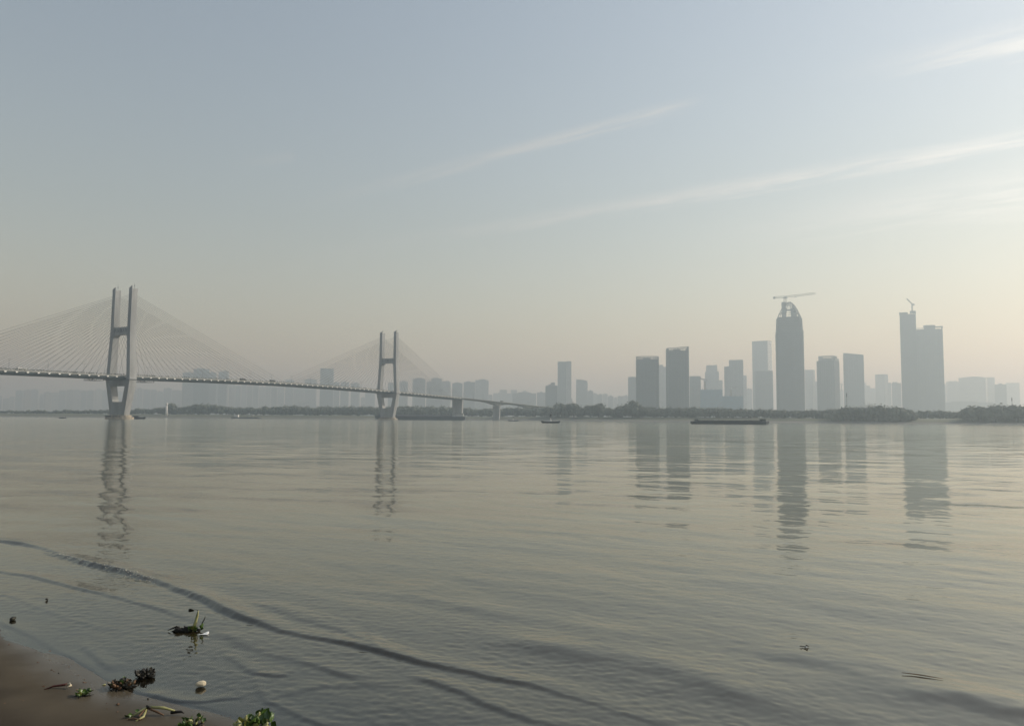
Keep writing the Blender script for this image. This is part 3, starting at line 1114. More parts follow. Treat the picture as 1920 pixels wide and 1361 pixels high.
# ---- blocks seen through the cables of the main span
building('flat-topped grey block at left of the tall cluster behind the bridge cables', 343, 362.5, 697, 2500, 10, .8, 'f_grey', rooms=1)
building('broadest and tallest grey slab of the cluster behind the main span cables', 363.5, 392.5, 690.5, 2450, 0, .5, 'f_dark', rooms=2, fin=5)
building('narrow grey block attached right of the broad slab behind the cables', 392.5, 405.5, 697, 2550, 0, 1, 'f_grey', rooms=1)
building('grey block with stepped crown right of the cluster behind the cables', 410.5, 429.5, 695, 2600, -15, .8, 'f_grey', rooms=2)
GM = 'faint blocks ending just under the main span deck'
LM = 'faint block just reaching up to the main span deck'
for k, (a, b, y) in enumerate([(405, 412, 718), (430, 441, 719), (442, 452, 722), (453, 463, 720), (464, 474, 722), (475, 486, 721), (487, 497, 724), (498, 508, 722), (509, 520, 724), (521, 533, 722), (551, 571, 726)]):
    building(LM.replace('faint', ORD[k] + ' from left faint'), a, b, y, 2900 + 90 * (k % 4), rng.uniform(-12, 12), .8, ('f_pale', 'f_tan', 'f_grey')[k % 3], GM, rooms=1, fin=6)
building('slim faint tower peeking just above the deck at midspan', 535.5, 550.5, 711, 3000, 8, .8, 'f_grey', rooms=1)
building('wide faint block with stepped roof left of the tallest slab at midspan', 572, 594, 710, 3000, -10, .7, 'f_grey', rooms=2)
building('tall plain grey slab left of the farther bridge tower', 601, 625.5, 691, 2500, 0, .6, 'f_dark', rooms=0, fin=5)
building('narrow grey block touching the right side of the tall plain slab', 626, 636.5, 715, 2700, 0, 1, 'f_grey')
building('grey block second from the farther bridge tower on its left', 639, 654, 715, 2700, 12, .8, 'f_grey')
building('grey block nearest left of the farther bridge tower', 658.5, 675, 717, 2700, -12, .8, 'f_grey', rooms=2)
building('low pale stub block beneath the deck left of the farther tower', 677, 684, 744, 2800, 0, 1, 'f_pale')
building('faint block under the deck touching the farther tower at left', 685, 703, 730, 2900, 0, .8, 'f_grey')
building('low pale waterfront hall under the deck left of the plain slab', 556, 592, 754, 2700, 5, .5, 'f_pale', rooms=1, fin=8, name='low_building')
# ---- right of the farther tower
building('faint block framed between the legs of the farther bridge tower', 728, 737.5, 716, 2500, 0, .9, 'f_grey')
building('stepped apartment block immediately right of the farther tower', 748.5, 764.5, 714, 2450, 10, .8, 'f_tan', rooms=2)
building('broad apartment tower with crenellated roof behind the right cables', 774, 797.5, 708.5, 2300, 8, .7, 'f_grey', rooms=3, fin=4.5)
building('left third of a joined apartment trio right of the crenellated tower', 800, 809, 714, 2350, 0, 1, 'f_grey')
building('tallest middle third of the joined apartment trio', 809, 828, 708, 2330, 0, .8, 'f_grey', rooms=3, fin=4.5)
building('right third of the joined apartment trio, slightly lower', 828, 845.5, 713.5, 2360, -10, .8, 'f_pale', rooms=2)
o = building('grey tower with low pointed roof above the side span pier', 848.5, 867, 719, 2250, 0, .8, 'f_dark', rooms=0, parapet=0, fin=4)
w, d, hb = o['w'], o['d'], o['hb']
MB().add([(-w / 2, -d / 2, hb), (w / 2, -d / 2, hb), (w / 2, d / 2, hb), (-w / 2, d / 2, hb), (0, -d / 2, hb + 4.5), (0, d / 2, hb + 4.5)], [(0, 1, 4), (2, 3, 5), (1, 2, 5, 4), (3, 0, 4, 5), (3, 2, 1, 0)]).build('roof', 'roofing', o)
building('dark apartment tower between the pointed-roof tower and the wide pale one', 869.5, 890.5, 714.5, 2200, 6, .8, 'f_dark', rooms=2)
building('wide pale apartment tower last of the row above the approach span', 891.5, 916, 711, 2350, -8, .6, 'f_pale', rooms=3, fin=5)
building('low pale annex at right foot of the wide pale apartment tower', 916.5, 922.5, 740, 2450, 0, 1, 'f_pale', rooms=0)
building('long low block above the haunched approach span', 925, 958, 736, 3000, 0, .4, 'f_grey', rooms=2)
building('faint cube block standing behind the long low block', 937, 950.5, 731, 3600, 0, .8, 'f_pale', rooms=0)
building('faint cube block between the two long low blocks', 958, 969, 731, 3600, 0, .8, 'f_pale', rooms=0)
building('faint squat block behind the second long low block', 979, 989.5, 732, 3700, 0, .8, 'f_pale', rooms=1)
building('long low slab running right to the dark stepped tower', 961, 1005, 735.5, 3000, 0, .3, 'f_grey', rooms=3)
building('low block with rounded shoulder left against the dark stepped tower', 1007, 1023, 734, 2900, 0, .6, 'f_grey', rooms=1)
o = building('dark grey tower with small stepped crown left of the tall pale twin-slab tower', 1023, 1045, 723, 2100, 5, .8, 'f_dark', rooms=0)
w, d, hb = o['w'], o['d'], o['hb']
MB().box(-w * .05, w * .3, -d * .25, d * .25, hb, hb + 10).build('roof_tower', 'roofing', o)
MB().box(-w * .25, -w * .05, -d * .25, d * .25, hb, hb + 5).build('plant_room', 'roofing', o)
# twin-slab tower: two shafts with a notched top
o = building('tall pale tower of two joined shafts with a notched top, alone near photo centre', 1046, 1061.5, 678.5, 2450, 0, 1.0, 'f_glass', rooms=0, name='office_tower', fin=6)
w, d, hb = o['w'], o['d'], o['hb']
MB().box(w / 2 + .3, w / 2 + 16.5, -d * .45, d * .4, 0, hb + 3.0).build('side_shaft', 'f_pale', o)
MB().box(w / 2 + 16.6, w / 2 + 19.5, -d * .35, d * .4, 0, 62).build('podium_shaft', 'f_pale', o)
# curved-top tower
o = building('grey tower with a curved sloping roof right of the notched pale tower', 1080.5, 1101.5, 716, 2700, -5, .8, 'f_grey', rooms=0, parapet=0, name='office_tower')
w, d, hb = o['w'], o['d'], o['hb']
n = 10
prof = [(-w / 2, hb)] + [(-w / 2 + w * k / n, hb + 9.5 * math.cos((k / n) * 1.25 - .25) - 1.5) for k in range(n + 1)] + [(w / 2, hb)]
mb = MB()
m_ = len(prof)
mb.add([(x, -d / 2, z) for x, z in prof] + [(x, d / 2, z) for x, z in prof], [tuple(range(m_ - 1, -1, -1)), tuple(range(m_, 2 * m_))] + [(i, (i + 1) % m_, m_ + (i + 1) % m_, m_ + i) for i in range(m_)])
mb.build('roof', 'roofing', o)
building('low grey block attached right of the curved-roof tower', 1101.5, 1112, 731, 2800, 0, .8, 'f_grey')
GR = 'faint low blocks between curved-roof tower and dark pair'
LR = 'faint low block between curved-roof tower and dark pair'
for k, (a, b, y) in enumerate([(1112, 1119.5, 736), (1120, 1129, 738), (1130, 1139, 737), (1140, 1150, 741), (1151, 1157, 744), (1158, 1167, 741), (1167.5, 1178, 740.5)]):
    building(LR.replace('faint', ORD[k] + ' from left faint'), a, b, y, 3100 + 80 * (k % 3), 0, .8, ('f_pale', 'f_grey')[k % 2], GR, rooms=1)
building('plain grey block overlapped by the rounded dark tower at its left', 1178, 1194, 707, 2250, 0, .8, 'f_grey', rooms=0)


def rounded(w, d, r, n=5):
    pts = []
    for cx, cy, a0 in ((w / 2 - r, d / 2 - r, 0), (-w / 2 + r, d / 2 - r, 90), (-w / 2 + r, -d / 2 + r, 180), (w / 2 - r, -d / 2 + r, 270)):
        for k in range(n + 1):
            q = R(a0 + 90 * k / n)
            pts.append((cx + r * math.cos(q), cy + r * math.sin(q)))
    return pts


def shaft_tower(label, px0, px1, ytop, D, rnd, mat, crown_h, tilt=0.0, yaw=0.0, ratio=.8):
    """residential tower with rounded corners, projecting floor edges and an open frame for a crown"""
    D = D * CITY
    a, b = at(px0, ytop, D), at(px1, ytop, D)
    cx, Wd, zt = (a.x + b.x) / 2, (b.x - a.x) / CITY, (a.z + b.z) / 2
    face = -math.atan2(cx, D)              # the towers look out over the river
    yw = R(yaw)
    w = Wd * math.cos(face) / (math.cos(yw) + ratio * abs(math.sin(yw)))
    yw += face
    d = w * ratio
    gz = float(bank_z(cx, D)) - 1
    Hh = (zt - gz) / CITY
    o = thing('residential_tower', label, 'building', (cx, D, gz), yw)
    o.scale = (CITY, CITY, CITY)
    hb = Hh - crown_h
    poly = rounded(w - 2, d - 2, rnd)
    MB().prism(poly, 0, hb).build('wall', mat, o)
    mb = MB()
    big = rounded(w, d, rnd + .5)
    z = 4.0
    while z < hb - 1:
        mb.prism(big, z, z + .5)
        z += 3.6
    mb.build('floor_edge', 'pier_dark', o, kind='stuff')
    mb = MB()
    n = len(poly)
    tot = 0
    per = []
    for i in range(n):
        p, q = Vector(poly[i]), Vector(poly[(i + 1) % n])
        L = (q - p).length
        steps = max(1, int(L / 5.5))
        for k in range(steps):
            per.append(p.lerp(q, k / steps))
    for p in per:
        mb.box(p.x - .45, p.x + .45, p.y - .45, p.y + .45, 0, hb)
    mb.build('facade_pier', 'pier_dark', o, kind='stuff')
    mb = MB()
    for p in per:
        mb.box(p.x - .5, p.x + .5, p.y - .5, p.y + .5, hb, hb + crown_h - 1 + tilt * p.x / w)
    rim = rounded(w - 1, d - 1, rnd)
    ins = rounded(w - 4, d - 4, max(.5, rnd - 1))
    m_ = len(rim)
    vs = []
    for ring, dz in ((rim, -1.3), (rim, 0), (ins, 0), (ins, -1.3)):
        vs += [(x, y, hb + crown_h + dz + tilt * x / w) for x, y in ring]
    fs = []
    for r_ in range(4):
        for k in range(m_):
            fs.append((r_ * m_ + k, r_ * m_ + (k + 1) % m_, ((r_ + 1) % 4) * m_ + (k + 1) % m_, ((r_ + 1) % 4) * m_ + k))
    mb.add(vs, fs)
    mb.build('crown_frame', 'roofing', o)
    MB().box(-w * .2, w * .12, -d * .25, d * .25, hb, hb + crown_h * .62).build('plant_room', 'roofing', o)
    return o


shaft_tower('dark rounded-corner residential tower with open frame crown, shorter of the matching pair', 1192, 1235.5, 669, 1500, 9, 'f_dark', 5.5)
building('faint block in the gap behind the matching pair of dark towers, taller half', 1235, 1243, 684.5, 2500, 0, 1, 'f_pale', rooms=0)
building('faint block in the gap behind the matching pair of dark towers, lower half', 1243, 1250, 688, 2550, 0, 1, 'f_pale', rooms=0)
shaft_tower('dark residential tower with slanted frame crown, taller of the matching pair', 1247.5, 1292, 652.5, 1480, 3, 'f_dark', 6.0, tilt=3.2, yaw=4)
building('mid grey tower touching the right side of the taller dark residential tower', 1293, 1313.5, 705.5, 1950, 0, .7, 'f_grey', rooms=0, fin=4)
# stepped pale tower
o = building('pale stepped tower behind the small orange crane', 1322, 1347.5, 697, 2700, 0, .8, 'f_glass', rooms=0, name='office_tower')
w, d, hb = o['w'], o['d'], o['hb']
MB().box(-w * .43, w * .41, -d * .4, d * .4, hb + .1, hb + 24, 1.2, 1.2).build('upper_shaft', 'f_glass', o)
building('pale shoulder block at the right foot of the pale stepped tower', 1347.5, 1354.5, 713, 2750, 0, .8, 'f_grey', rooms=0)


# blue-netted blocks under construction
def netted(label, px0, px1, ytop, D, bars):
    D = D * CITY
    a, b = at(px0, ytop, D), at(px1, ytop, D)
    gz = float(bank_z((a.x + b.x) / 2, D)) - 1
    face = -math.atan2((a.x + b.x) / 2, D)
    w, Hh = (b.x - a.x) * math.cos(face) / CITY, ((a.z + b.z) / 2 - gz) / CITY
    o = thing('construction_block', label, 'building', ((a.x + b.x) / 2, D, gz), face)
    o.scale = (CITY, CITY, CITY)
    d = w * .7
    MB().box(-w / 2 + 1, w / 2 - 1, -d / 2 + 1, d / 2 - 1, 0, Hh - 3).build('concrete_frame', 'concrete', o)
    MB().box(-w / 2, w / 2, -d / 2, d / 2, 12, Hh).build('safety_net', 'net_blue', o)
    mb = MB()
    for k in range(bars):
        x = -w / 2 + w * (k + .5) / bars
        mb.box(x - .5, x + .5, -d / 2 - .2, -d / 2 + .8, Hh, Hh + 3.2)
    mb.build('scaffold_post', 'dark_metal', o, kind='stuff')
    mb = MB()
    for k in range(5):
        x = -w / 2 + w * (k + .5) / 5
        mb.box(x - .6, x + .6, -d / 2 - .3, -d / 2 + 1, 0, 12)
    mb.build('column', 'concrete', o, kind='stuff')
    return o


netted('blue-netted concrete block under construction, taller left one of two', 1313, 1354, 731, 1800, 5)
netted('blue-netted concrete block under construction, lower right one of two', 1354.3, 1393, 743, 1700, 4)
o = building('grey two-step tower behind the lower blue-netted block', 1367, 1393, 675.5, 2150, 0, .8, 'f_grey', rooms=0, name='office_tower')
w, d, hb = o['w'], o['d'], o['hb']
MB().box(-w / 2 - 13.5, -w / 2 - .2, -d * .4, d * .4, 0, hb - 16).build('lower_wing', 'f_grey', o)
building('faint slim block right of the grey two-step tower', 1393.5, 1399.5, 704, 2700, 0, 1, 'f_pale', rooms=0)
building('faint low block left below the tallest pale glass tower', 1400, 1410, 728, 3200, 0, 1, 'f_pale', rooms=2)
# pale glass tower with striped lit side
o = building('tall pale glass tower with horizontally striped right face beside the dome tower', 1410, 1446.5, 640, 2550, -24, .62, 'f_glass', rooms=0, name='office_tower', fin=0, parapet=2.5)
w, d, hb = o['w'], o['d'], o['hb']
mb = MB()
z = 30.0
while z < hb - 2:
    mb.box(w / 2 - .2, w / 2 + .8, -d / 2 + .5, d / 2 - .5, z, z + 2.6)
    z += 6.4
mb.build('sun_shade', 'bracket', o, kind='stuff')
building('grey glass block in front of the tall striped pale tower', 1416, 1448.5, 696, 2150, 0, .7, 'f_glass', rooms=0, fin=4, name='office_tower')
# ---- dome tower under construction
D_ = 1500 * CITY
a, b = at(1453.5, 630, D_), at(1506.8, 630, D_)
cx, w = (a.x + b.x) / 2, (b.x - a.x) / CITY
face = -math.atan2(cx, D_)
w *= math.cos(face)
gz = float(bank_z(cx, D_)) - 1
zz = lambda y: (at(1480, y, D_).z - gz) / CITY
dome_t = thing('dome_tower', 'darkest tall tower under construction with a lattice dome on top', 'building', (cx, D_, gz), face)
dome_t.scale = (CITY, CITY, CITY)
po = rounded(w - 1.6, w * .8, 7)
MB().prism(po, 0, zz(624)).build('wall', 'f_dark', dome_t)
mb = MB()
for k in range(14):
    x = -w / 2 + w * (k + .5) / 14
    mb.box(x - .5, x + .5, -w * .4 - .5, -w * .4 + .5, 0, zz(628))
for s_ in (-1, 1):
    mb.box(s_ * (w / 2 - .9) - .5, s_ * (w / 2 - .9) + .5, -w * .3, w * .3, 0, zz(629 if s_ < 0 else 621.5))
mb.build('facade_pier', 'f_dark', dome_t, kind='stuff')
inner = rounded(w - 7.5, w * .72, 6)
MB().prism(inner, zz(624), zz(603), .97).build('upper_core', 'f_dark', dome_t)
mb = MB()
for k in range(9):
    z = zz(624) + (zz(600) - zz(624)) * k / 8
    mb.prism(rounded((w - 2.4) * (1 - .006 * k), w * .79, 7), z, z + 1.0)
mb.build('floor_slab', 'pier_dark', dome_t, kind='stuff')
MB().prism(rounded(w * .87, w * .66, 6), zz(603), zz(596), .94).build('attic', 'f_dark', dome_t)
# lattice ribs of the dome
prof = [(.462, 604), (.43, 597), (.36, 588.5), (.28, 580), (.20, 573.5), (.12, 569), (.04, 566.5)]
mb = MB()
nr = 20
for k in range(nr):
    q = 2 * math.pi * k / nr
    mb.tube([(r_ * w * math.cos(q) + (1 - r_ / .462) * w * .015, r_ * w * .8 * math.sin(q), zz(y)) for r_, y in prof], .42, 4)
mb.build('dome_rib', 'dark_metal', dome_t, kind='stuff')
mb = MB()
for r_, y in prof[1:]:
    for f_ in (0,):
        mb.tube([(r_ * w * math.cos(2 * math.pi * k / 24) + (1 - r_ / .462) * w * .015, r_ * w * .8 * math.sin(2 * math.pi * k / 24), zz(y)) for k in range(25)], .38, 4)
mb.build('dome_hoop', 'dark_metal', dome_t, kind='stuff')
# cladding already on the right flank of the dome and the core inside
mb = MB()
for i in range(len(prof) - 3):
    for k in range(-4, 5):
        q0, q1 = 2 * math.pi * (k - .48) / nr, 2 * math.pi * (k + .48) / nr
        c = []
        for (r_, y), q in ((prof[i], q0), (prof[i], q1), (prof[i + 1], q1), (prof[i + 1], q0)):
            c.append((r_ * w * math.cos(q) + (1 - r_ / .462) * w * .015, r_ * w * .8 * math.sin(q), zz(y)))
        if (i + k) % 4 != 3:
            inn = [(x * .97, y * .97, z) for x, y, z in c]
            mb.add(c + inn, [(0, 1, 2, 3), (7, 6, 5, 4), (0, 4, 5, 1), (1, 5, 6, 2), (2, 6, 7, 3), (3, 7, 4, 0)])
mb.build('dome_cladding', 'f_dark', dome_t, kind='stuff')
mb = MB().prism(rounded(w * .40, w * .3, 3), zz(596.5), zz(594.5))
for s_ in (-1, 1):
    mb.tube([(s_ * w * .22, 0, zz(596.5)), (s_ * w * .2, 0, zz(588)), (s_ * w * .08, 0, zz(582))], .8, 5)
    mb.tube([(s_ * w * .12, 0, zz(582)), (s_ * w * .06, 0, zz(576)), (0, 0, zz(570))], .7, 5)
mb.box(-w * .24, w * .2, -3, 3, zz(583), zz(580.5))
mb.box(-w * .26, -w * .10, -4, 4, zz(596), zz(566.5))
mb.build('core', 'concrete', dome_t)


def lattice(mb, p, q, wd, n, r=.22):
    """square lattice boom from p to q"""
    p, q = Vector(p), Vector(q)
    d = (q - p).normalized()
    a_ = d.orthogonal().normalized()
    if abs(d.z) < .9:
        a_ = d.cross(Vector((0, 0, 1))).normalized()
    b_ = d.cross(a_)
    cs = [(a_ * s1 + b_ * s2) * wd / 2 for s1, s2 in ((1, 1), (1, -1), (-1, -1), (-1, 1))]
    for c in cs:
        mb.tube([p + c, q + c], r, 4)
    for k in range(n):
        u0, u1 = p.lerp(q, k / n), p.lerp(q, (k + 1) / n)
        for i in range(4):
            mb.tube([u0 + cs[i], u1 + cs[(i + 1) % 4]], r * .7, 4)


def tower_crane(label, px, ybase, ytop, D, jib_px, jib_y, cj_px, cj_y, mastw=2.2, r=.25, apex=5.0, mat='crane'):
    base = at(px, ybase, D)
    o = thing('tower_crane', label, 'crane', base)
    o.scale = (CITY, CITY, CITY)
    loc = lambda x, y: (at(x, y, D) - base) / CITY
    top = loc(px, ytop)
    mb = MB()
    lattice(mb, (0, 0, 0), (0, 0, top.z), mastw, max(2, int(top.z / mastw / 1.2)), r)
    mb.build('mast', mat, o)
    MB().box(-mastw * .6, mastw * .9, -mastw * .9, mastw * .6, top.z - 1.5, top.z + 1.3, .2, .2).build('cab', 'cabin', o)
    je, ce = loc(jib_px, jib_y), loc(cj_px, cj_y)
    mb = MB()
    lattice(mb, (0, 0, top.z + 1.2), je, mastw * .75, 14, r * .85)
    mb.build('jib', mat, o)
    mb = MB()
    lattice(mb, (0, 0, top.z + 1.2), ce, mastw * .8, 5, r)
    mb.build('counter_jib', mat, o)
    MB().box(ce.x - 2.0, ce.x + 1.6, -1.4, 1.4, ce.z - 2.6, ce.z + 1.0).build('counterweight', 'concrete', o)
    if apex:
        ap = Vector((0, 0, top.z + apex))
        mb = MB().tube([(0, 0, top.z + 1), ap], [.6, .25], 5)
        mb.tube([ap, Vector((0, 0, top.z + 1.2)).lerp(je, .65)], r * .5, 4)
        mb.tube([ap, ce], r * .5, 4)
        mb.build('tie_bar', mat, o)
    return o


cr = tower_crane('large flat-top tower crane mounted on the lattice dome of the darkest tower', 1472.2, 574, 558, D_ - 3, 1529, 550, 1451.5, 558, 4.0, .26, 0)
mb = MB()
jt = (at(1492, 556.5, D_ - 3) - cr.location) / CITY
mb.box(jt.x - 1.2, jt.x + 1.2, -.8, .8, jt.z - .8, jt.z + .4)
mb.tube([jt, jt - Vector((4, 0, 3.2))], .12, 4)
mb.build('trolley', 'dark_metal', cr)
# ---- towers right of the dome tower
building('pale striped block just right of the dark dome tower', 1509, 1527.5, 693.5, 2700, -20, .8, 'f_pale', rooms=0, fin=4)
building('faint low stub between the pale striped block and the crowned tower', 1527.5, 1533, 715, 2800, 0, 1, 'f_pale', rooms=0)
o = building('dark grey tower with recessed open crown box right of the dome tower', 1531.5, 1573, 677, 1700, -20, .75, 'f_dark', rooms=0, name='office_tower', fin=5, parapet=0)
w, d, hb = o['w'], o['d'], o['hb']
mb = MB()
cw, cd = w * .40, d * .46
for k in range(11):
    for (x, y) in ((-cw + 2 * cw * k / 10, -cd), (-cw + 2 * cw * k / 10, cd), (-cw, -cd + 2 * cd * k / 10), (cw, -cd + 2 * cd * k / 10)):
        mb.box(x - .35, x + .35, y - .35, y + .35, hb, hb + 11)
for zc in (hb + 9.6, hb + 4.5):
    for (x0, x1, y0, y1) in ((-cw, cw, -cd - .3, -cd + .3), (-cw, cw, cd - .3, cd + .3), (-cw - .3, -cw + .3, -cd, cd), (cw - .3, cw + .3, -cd, cd)):
        mb.box(x0, x1, y0, y1, zc, zc + 1.3)
mb.build('crown_frame', 'roofing', o)
MB().box(-cw * .8, cw * .8, -cd * .8, cd * .8, hb, hb + 5.5).build('plant_room', 'roofing', o)
MB().box(w * .36, w * .5, -d * .3, d * .5, hb, hb + 5).build('roof_wing', 'roofing', o)
building('plain grey slab tower with slightly sloping roof left of the twin dark tower', 1581, 1618.5, 662, 1980, 0, .6, 'f_glass', rooms=0, name='office_tower', fin=6, parapet=0, slope=6.0)
GF = 'palest low blocks behind the far towers'
LF = 'palest low block behind the plain grey slab tower'
for k, (a, b, y) in enumerate([(1573.5, 1581, 731), (1619, 1624, 718), (1624, 1631.5, 723), (1631.5, 1641, 728)]):
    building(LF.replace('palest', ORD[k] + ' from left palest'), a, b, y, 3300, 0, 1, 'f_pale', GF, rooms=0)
building('pale two-faced tower left of the twin dark tower', 1641, 1664.5, 702, 2900, -25, .8, 'f_pale', rooms=0, fin=4)
building('pale low block joined right of the pale two-faced tower', 1664.5, 1670.5, 717.5, 2950, 0, 1, 'f_grey', rooms=0)
building('grey block touching the left side of the twin dark tower', 1672, 1689, 716, 2500, 0, .8, 'f_grey', rooms=2)
# twin dark tower under construction
D_ = 1850 * CITY
a, b = at(1687, 600, D_), at(1717, 600, D_)
gz = float(bank_z(a.x, D_)) - 1
zz = lambda y: (at(1715, y, D_).z - gz) / CITY
face = -math.atan2((a.x + b.x) / 2, D_)
wl = (b.x - a.x) * math.cos(face) / CITY
tw = thing('twin_tower', 'large dark tower of two joined slabs, the left one taller, at far right', 'building', ((a.x + b.x) / 2, D_, gz), face)
tw.scale = (CITY, CITY, CITY)
MB().box(-wl / 2, wl / 2, -20, 20, 0, zz(591)).build('left_slab', 'f_dark', tw)
c_ = at(1766, 620, D_)
wr0, wr1 = wl / 2 + .3, (c_.x - (a.x + b.x) / 2) * math.cos(face) / CITY
MB().box(wr0, wr1, -9, 26, 0, zz(619.5)).build('right_slab', 'f_glass', tw)
mb = MB()
for k in range(6):
    x = -wl / 2 + wl * (k + .5) / 6
    mb.box(x - .5, x + .5, -20.6, -19.8, 0, zz(592))
for k in range(9):
    x = wr0 + (wr1 - wr0) * (k + .5) / 9
    mb.box(x - .5, x + .5, -9.6, -8.8, 0, zz(620))
mb.build('facade_pier', 'f_dark', tw, kind='stuff')
mb = MB()
mb.box(-wl / 2 - .8, wl * .0, -20.8, -10, zz(590), zz(587.5))
mb.box(wl * .15, wl / 2 + .2, -20.8, -10, zz(589.5), zz(585.5))
for k in range(7):
    x = -wl / 2 + wl * k / 6
    mb.box(x - .5, x + .5, -20.5, -19.5, zz(592), zz(588))
mb.box(wr0 + (wr1 - wr0) * .30, wr0 + (wr1 - wr0) * .72, -12, 12, zz(619.4), zz(612.5))
mb.box(wr0 + (wr1 - wr0) * .72, wr1 + .5, -9.8, -3, zz(617.2), zz(615))
mb.box(wr1 - 2.5, wr1 + .6, -9.8, -2, zz(619), zz(615))
mb.box(wr0, wr0 + (wr1 - wr0) * .32, -9.8, -5, zz(618), zz(617))
mb.build('roof_formwork', 'dark_metal', tw)
tower_crane('small luffing crane raised on the taller slab of the twin dark tower', 1710.6, 586, 571, D_ - 5, 1700, 560, 1713, 570.5, 2.0, .4, 0)
tower_crane('small flat crane lying low on the shorter slab of the twin dark tower', 1738.5, 613, 611.4, D_ - 5, 1750, 610.3, 1733, 611.4, 1.6, .3, 0)
tower_crane('small orange tower crane above the taller blue-netted block', 1321.5, 731, 713, 1790 * CITY, 1312, 709.2, 1326, 713, 2.6, .5, 3.5, 'rust')
tower_crane('grey tower crane standing behind the lower blue-netted block', 1371, 744, 728, 1760 * CITY, 1369, 727, 1382.5, 727.3, 2.2, .45, 0)
tower_crane('tiny faint crane between the crowned tower and the grey slab tower', 1577.8, 733, 721, 2700 * CITY, 1574, 719.5, 1579.5, 720.5, 2.2, .5, 2.0)
# ---- far right
building('pale low strip block touching the right side of the twin dark tower', 1767, 1773, 720, 2800, 0, 1, 'f_pale', rooms=0)
building('pale stepped block at left end of the wide block on the far right', 1774, 1798, 714, 3000, 0, .6, 'f_pale', rooms=2)
o = building('widest pale horizontal-banded block on the far right', 1797, 1850.5, 708.5, 2900, -8, .4, 'f_pale', rooms=0, fin=0, name='office_block')
w, d, hb = o['w'], o['d'], o['hb']
mb = MB()
z = 12.0
while z < hb - 3:
    mb.box(-w / 2 + 1, w / 2 - 1, -d / 2 - .6, -d / 2 + .2, z, z + 1.8)
    z += 5.2
mb.build('floor_band', 'pier_pale', o, kind='stuff')
mb = MB()
n = 12
prof = [(-w * .42, hb)] + [(-w * .42 + w * .9 * k / n, hb + 1.6 + 4.0 * math.sin(math.pi * k / n)) for k in range(n + 1)] + [(w * .48, hb)]
m_ = len(prof)
mb.add([(x, -d * .42, z) for x, z in prof] + [(x, d * .42, z) for x, z in prof], [tuple(range(m_ - 1, -1, -1)), tuple(range(m_, 2 * m_))] + [(i, (i + 1) % m_, m_ + (i + 1) % m_, m_ + i) for i in range(m_)])
mb.build('roof', 'roofing', o)
building('pale block joined to the right end of the widest banded block', 1850.5, 1864.5, 707.5, 3000, -10, .9, 'f_pale', rooms=0)
building('grey block second from the right edge of the photo', 1864.5, 1886.5, 718.5, 2500, 0, .7, 'f_grey', rooms=1)
building('palest block at the right edge of the photo', 1886.5, 1911, 718, 3500, 0, .6, 'f_pale', rooms=0)
building('long low podium hall in front of the widest banded block', 1768, 1862, 752, 2450, 0, .25, 'f_grey', rooms=2, name='low_building')

# ================================================================== trees on the far bank
def crown_mesh(seed, nleaf=130, name='crown', tall=1.0):
    g_ = random.Random(seed)
    mb = MB()
    lobes = [(Vector((g_.uniform(-.28, .28), g_.uniform(-.28, .28), g_.uniform(.42, .78) * tall)), g_.uniform(.20, .34)) for _ in range(7)]
    for c, r_ in lobes:
        # rough core
        n1_, n2_ = 6, 4
        vs, fs = [], []
        for i in range(n2_ + 1):
            th = math.pi * i / n2_
            for k in range(n1_):
                ph = 2 * math.pi * k / n1_
                q = r_ * .8 * g_.uniform(.75, 1.15)
                vs.append(c + Vector((math.sin(th) * math.cos(ph), math.sin(th) * math.sin(ph), math.cos(th))) * q)
        for i in range(n2_):
            for k in range(n1_):
                fs.append((i * n1_ + k, i * n1_ + (k + 1) % n1_, (i + 1) * n1_ + (k + 1) % n1_, (i + 1) * n1_ + k))
        mb.add(vs, fs)
    for _ in range(nleaf):
        c, r_ = g_.choice(lobes)
        d = Vector((g_.gauss(0, 1), g_.gauss(0, 1), g_.gauss(.2, 1))).normalized()
        p = c + d * r_ * g_.uniform(.75, 1.2)
        nn = (d + Vector((g_.uniform(-.6, .6), g_.uniform(-.6, .6), g_.uniform(-.6, .6)))).normalized()
        a_ = nn.orthogonal().normalized()
        b_ = nn.cross(a_)
        s_ = g_.uniform(.035, .075)
        mb.add([p - a_ * s_, p + b_ * s_ * .8, p + a_ * s_, p - b_ * s_ * .8], [(0, 1, 2, 3)])
    return mb


protos = [crown_mesh(k, 110 + 10 * (k % 3), tall=(1.0, .9, 1.15, .85, 1.05)[k % 5]) for k in range(6)]
proto_np = [(np.array([tuple(v) for v in p.v]), p.f) for p in protos]


def belt(name, label, px_list, cat='trees'):
    """a wood on the far bank that reads as one mass: (px, y of the crown tops, depth behind the shore, jitter)"""
    V, Fc, off = [], [], 0
    for px, ytop, D in px_list:
        p = at(px, ytop, D)
        z0 = float(bank_z(p.x, D)) - 1.0
        hgt = max(4.0, p.z - z0)
        v, f = proto_np[random.randrange(len(proto_np))]
        w_ = hgt * random.uniform(.9, 1.3)
        q = random.uniform(0, 6.28)
        c_, s_ = math.cos(q), math.sin(q)
        vv = np.stack([(v[:, 0] * c_ - v[:, 1] * s_) * w_ + p.x, (v[:, 0] * s_ + v[:, 1] * c_) * w_ + D, (v[:, 2] - .08) * hgt * 1.02 + z0], 1)
        V.append(vv)
        Fc += [tuple(i + off for i in ff) for ff in f]
        off += len(v)
    me = bpy.data.meshes.new(name)
    me.from_pydata(np.concatenate(V).tolist(), [], Fc)
    me.materials.append(M['foliage'])
    o = bpy.data.objects.new(name, me)
    C.objects.link(o)
    o['kind'] = 'stuff'
    return tag(o, label, cat)


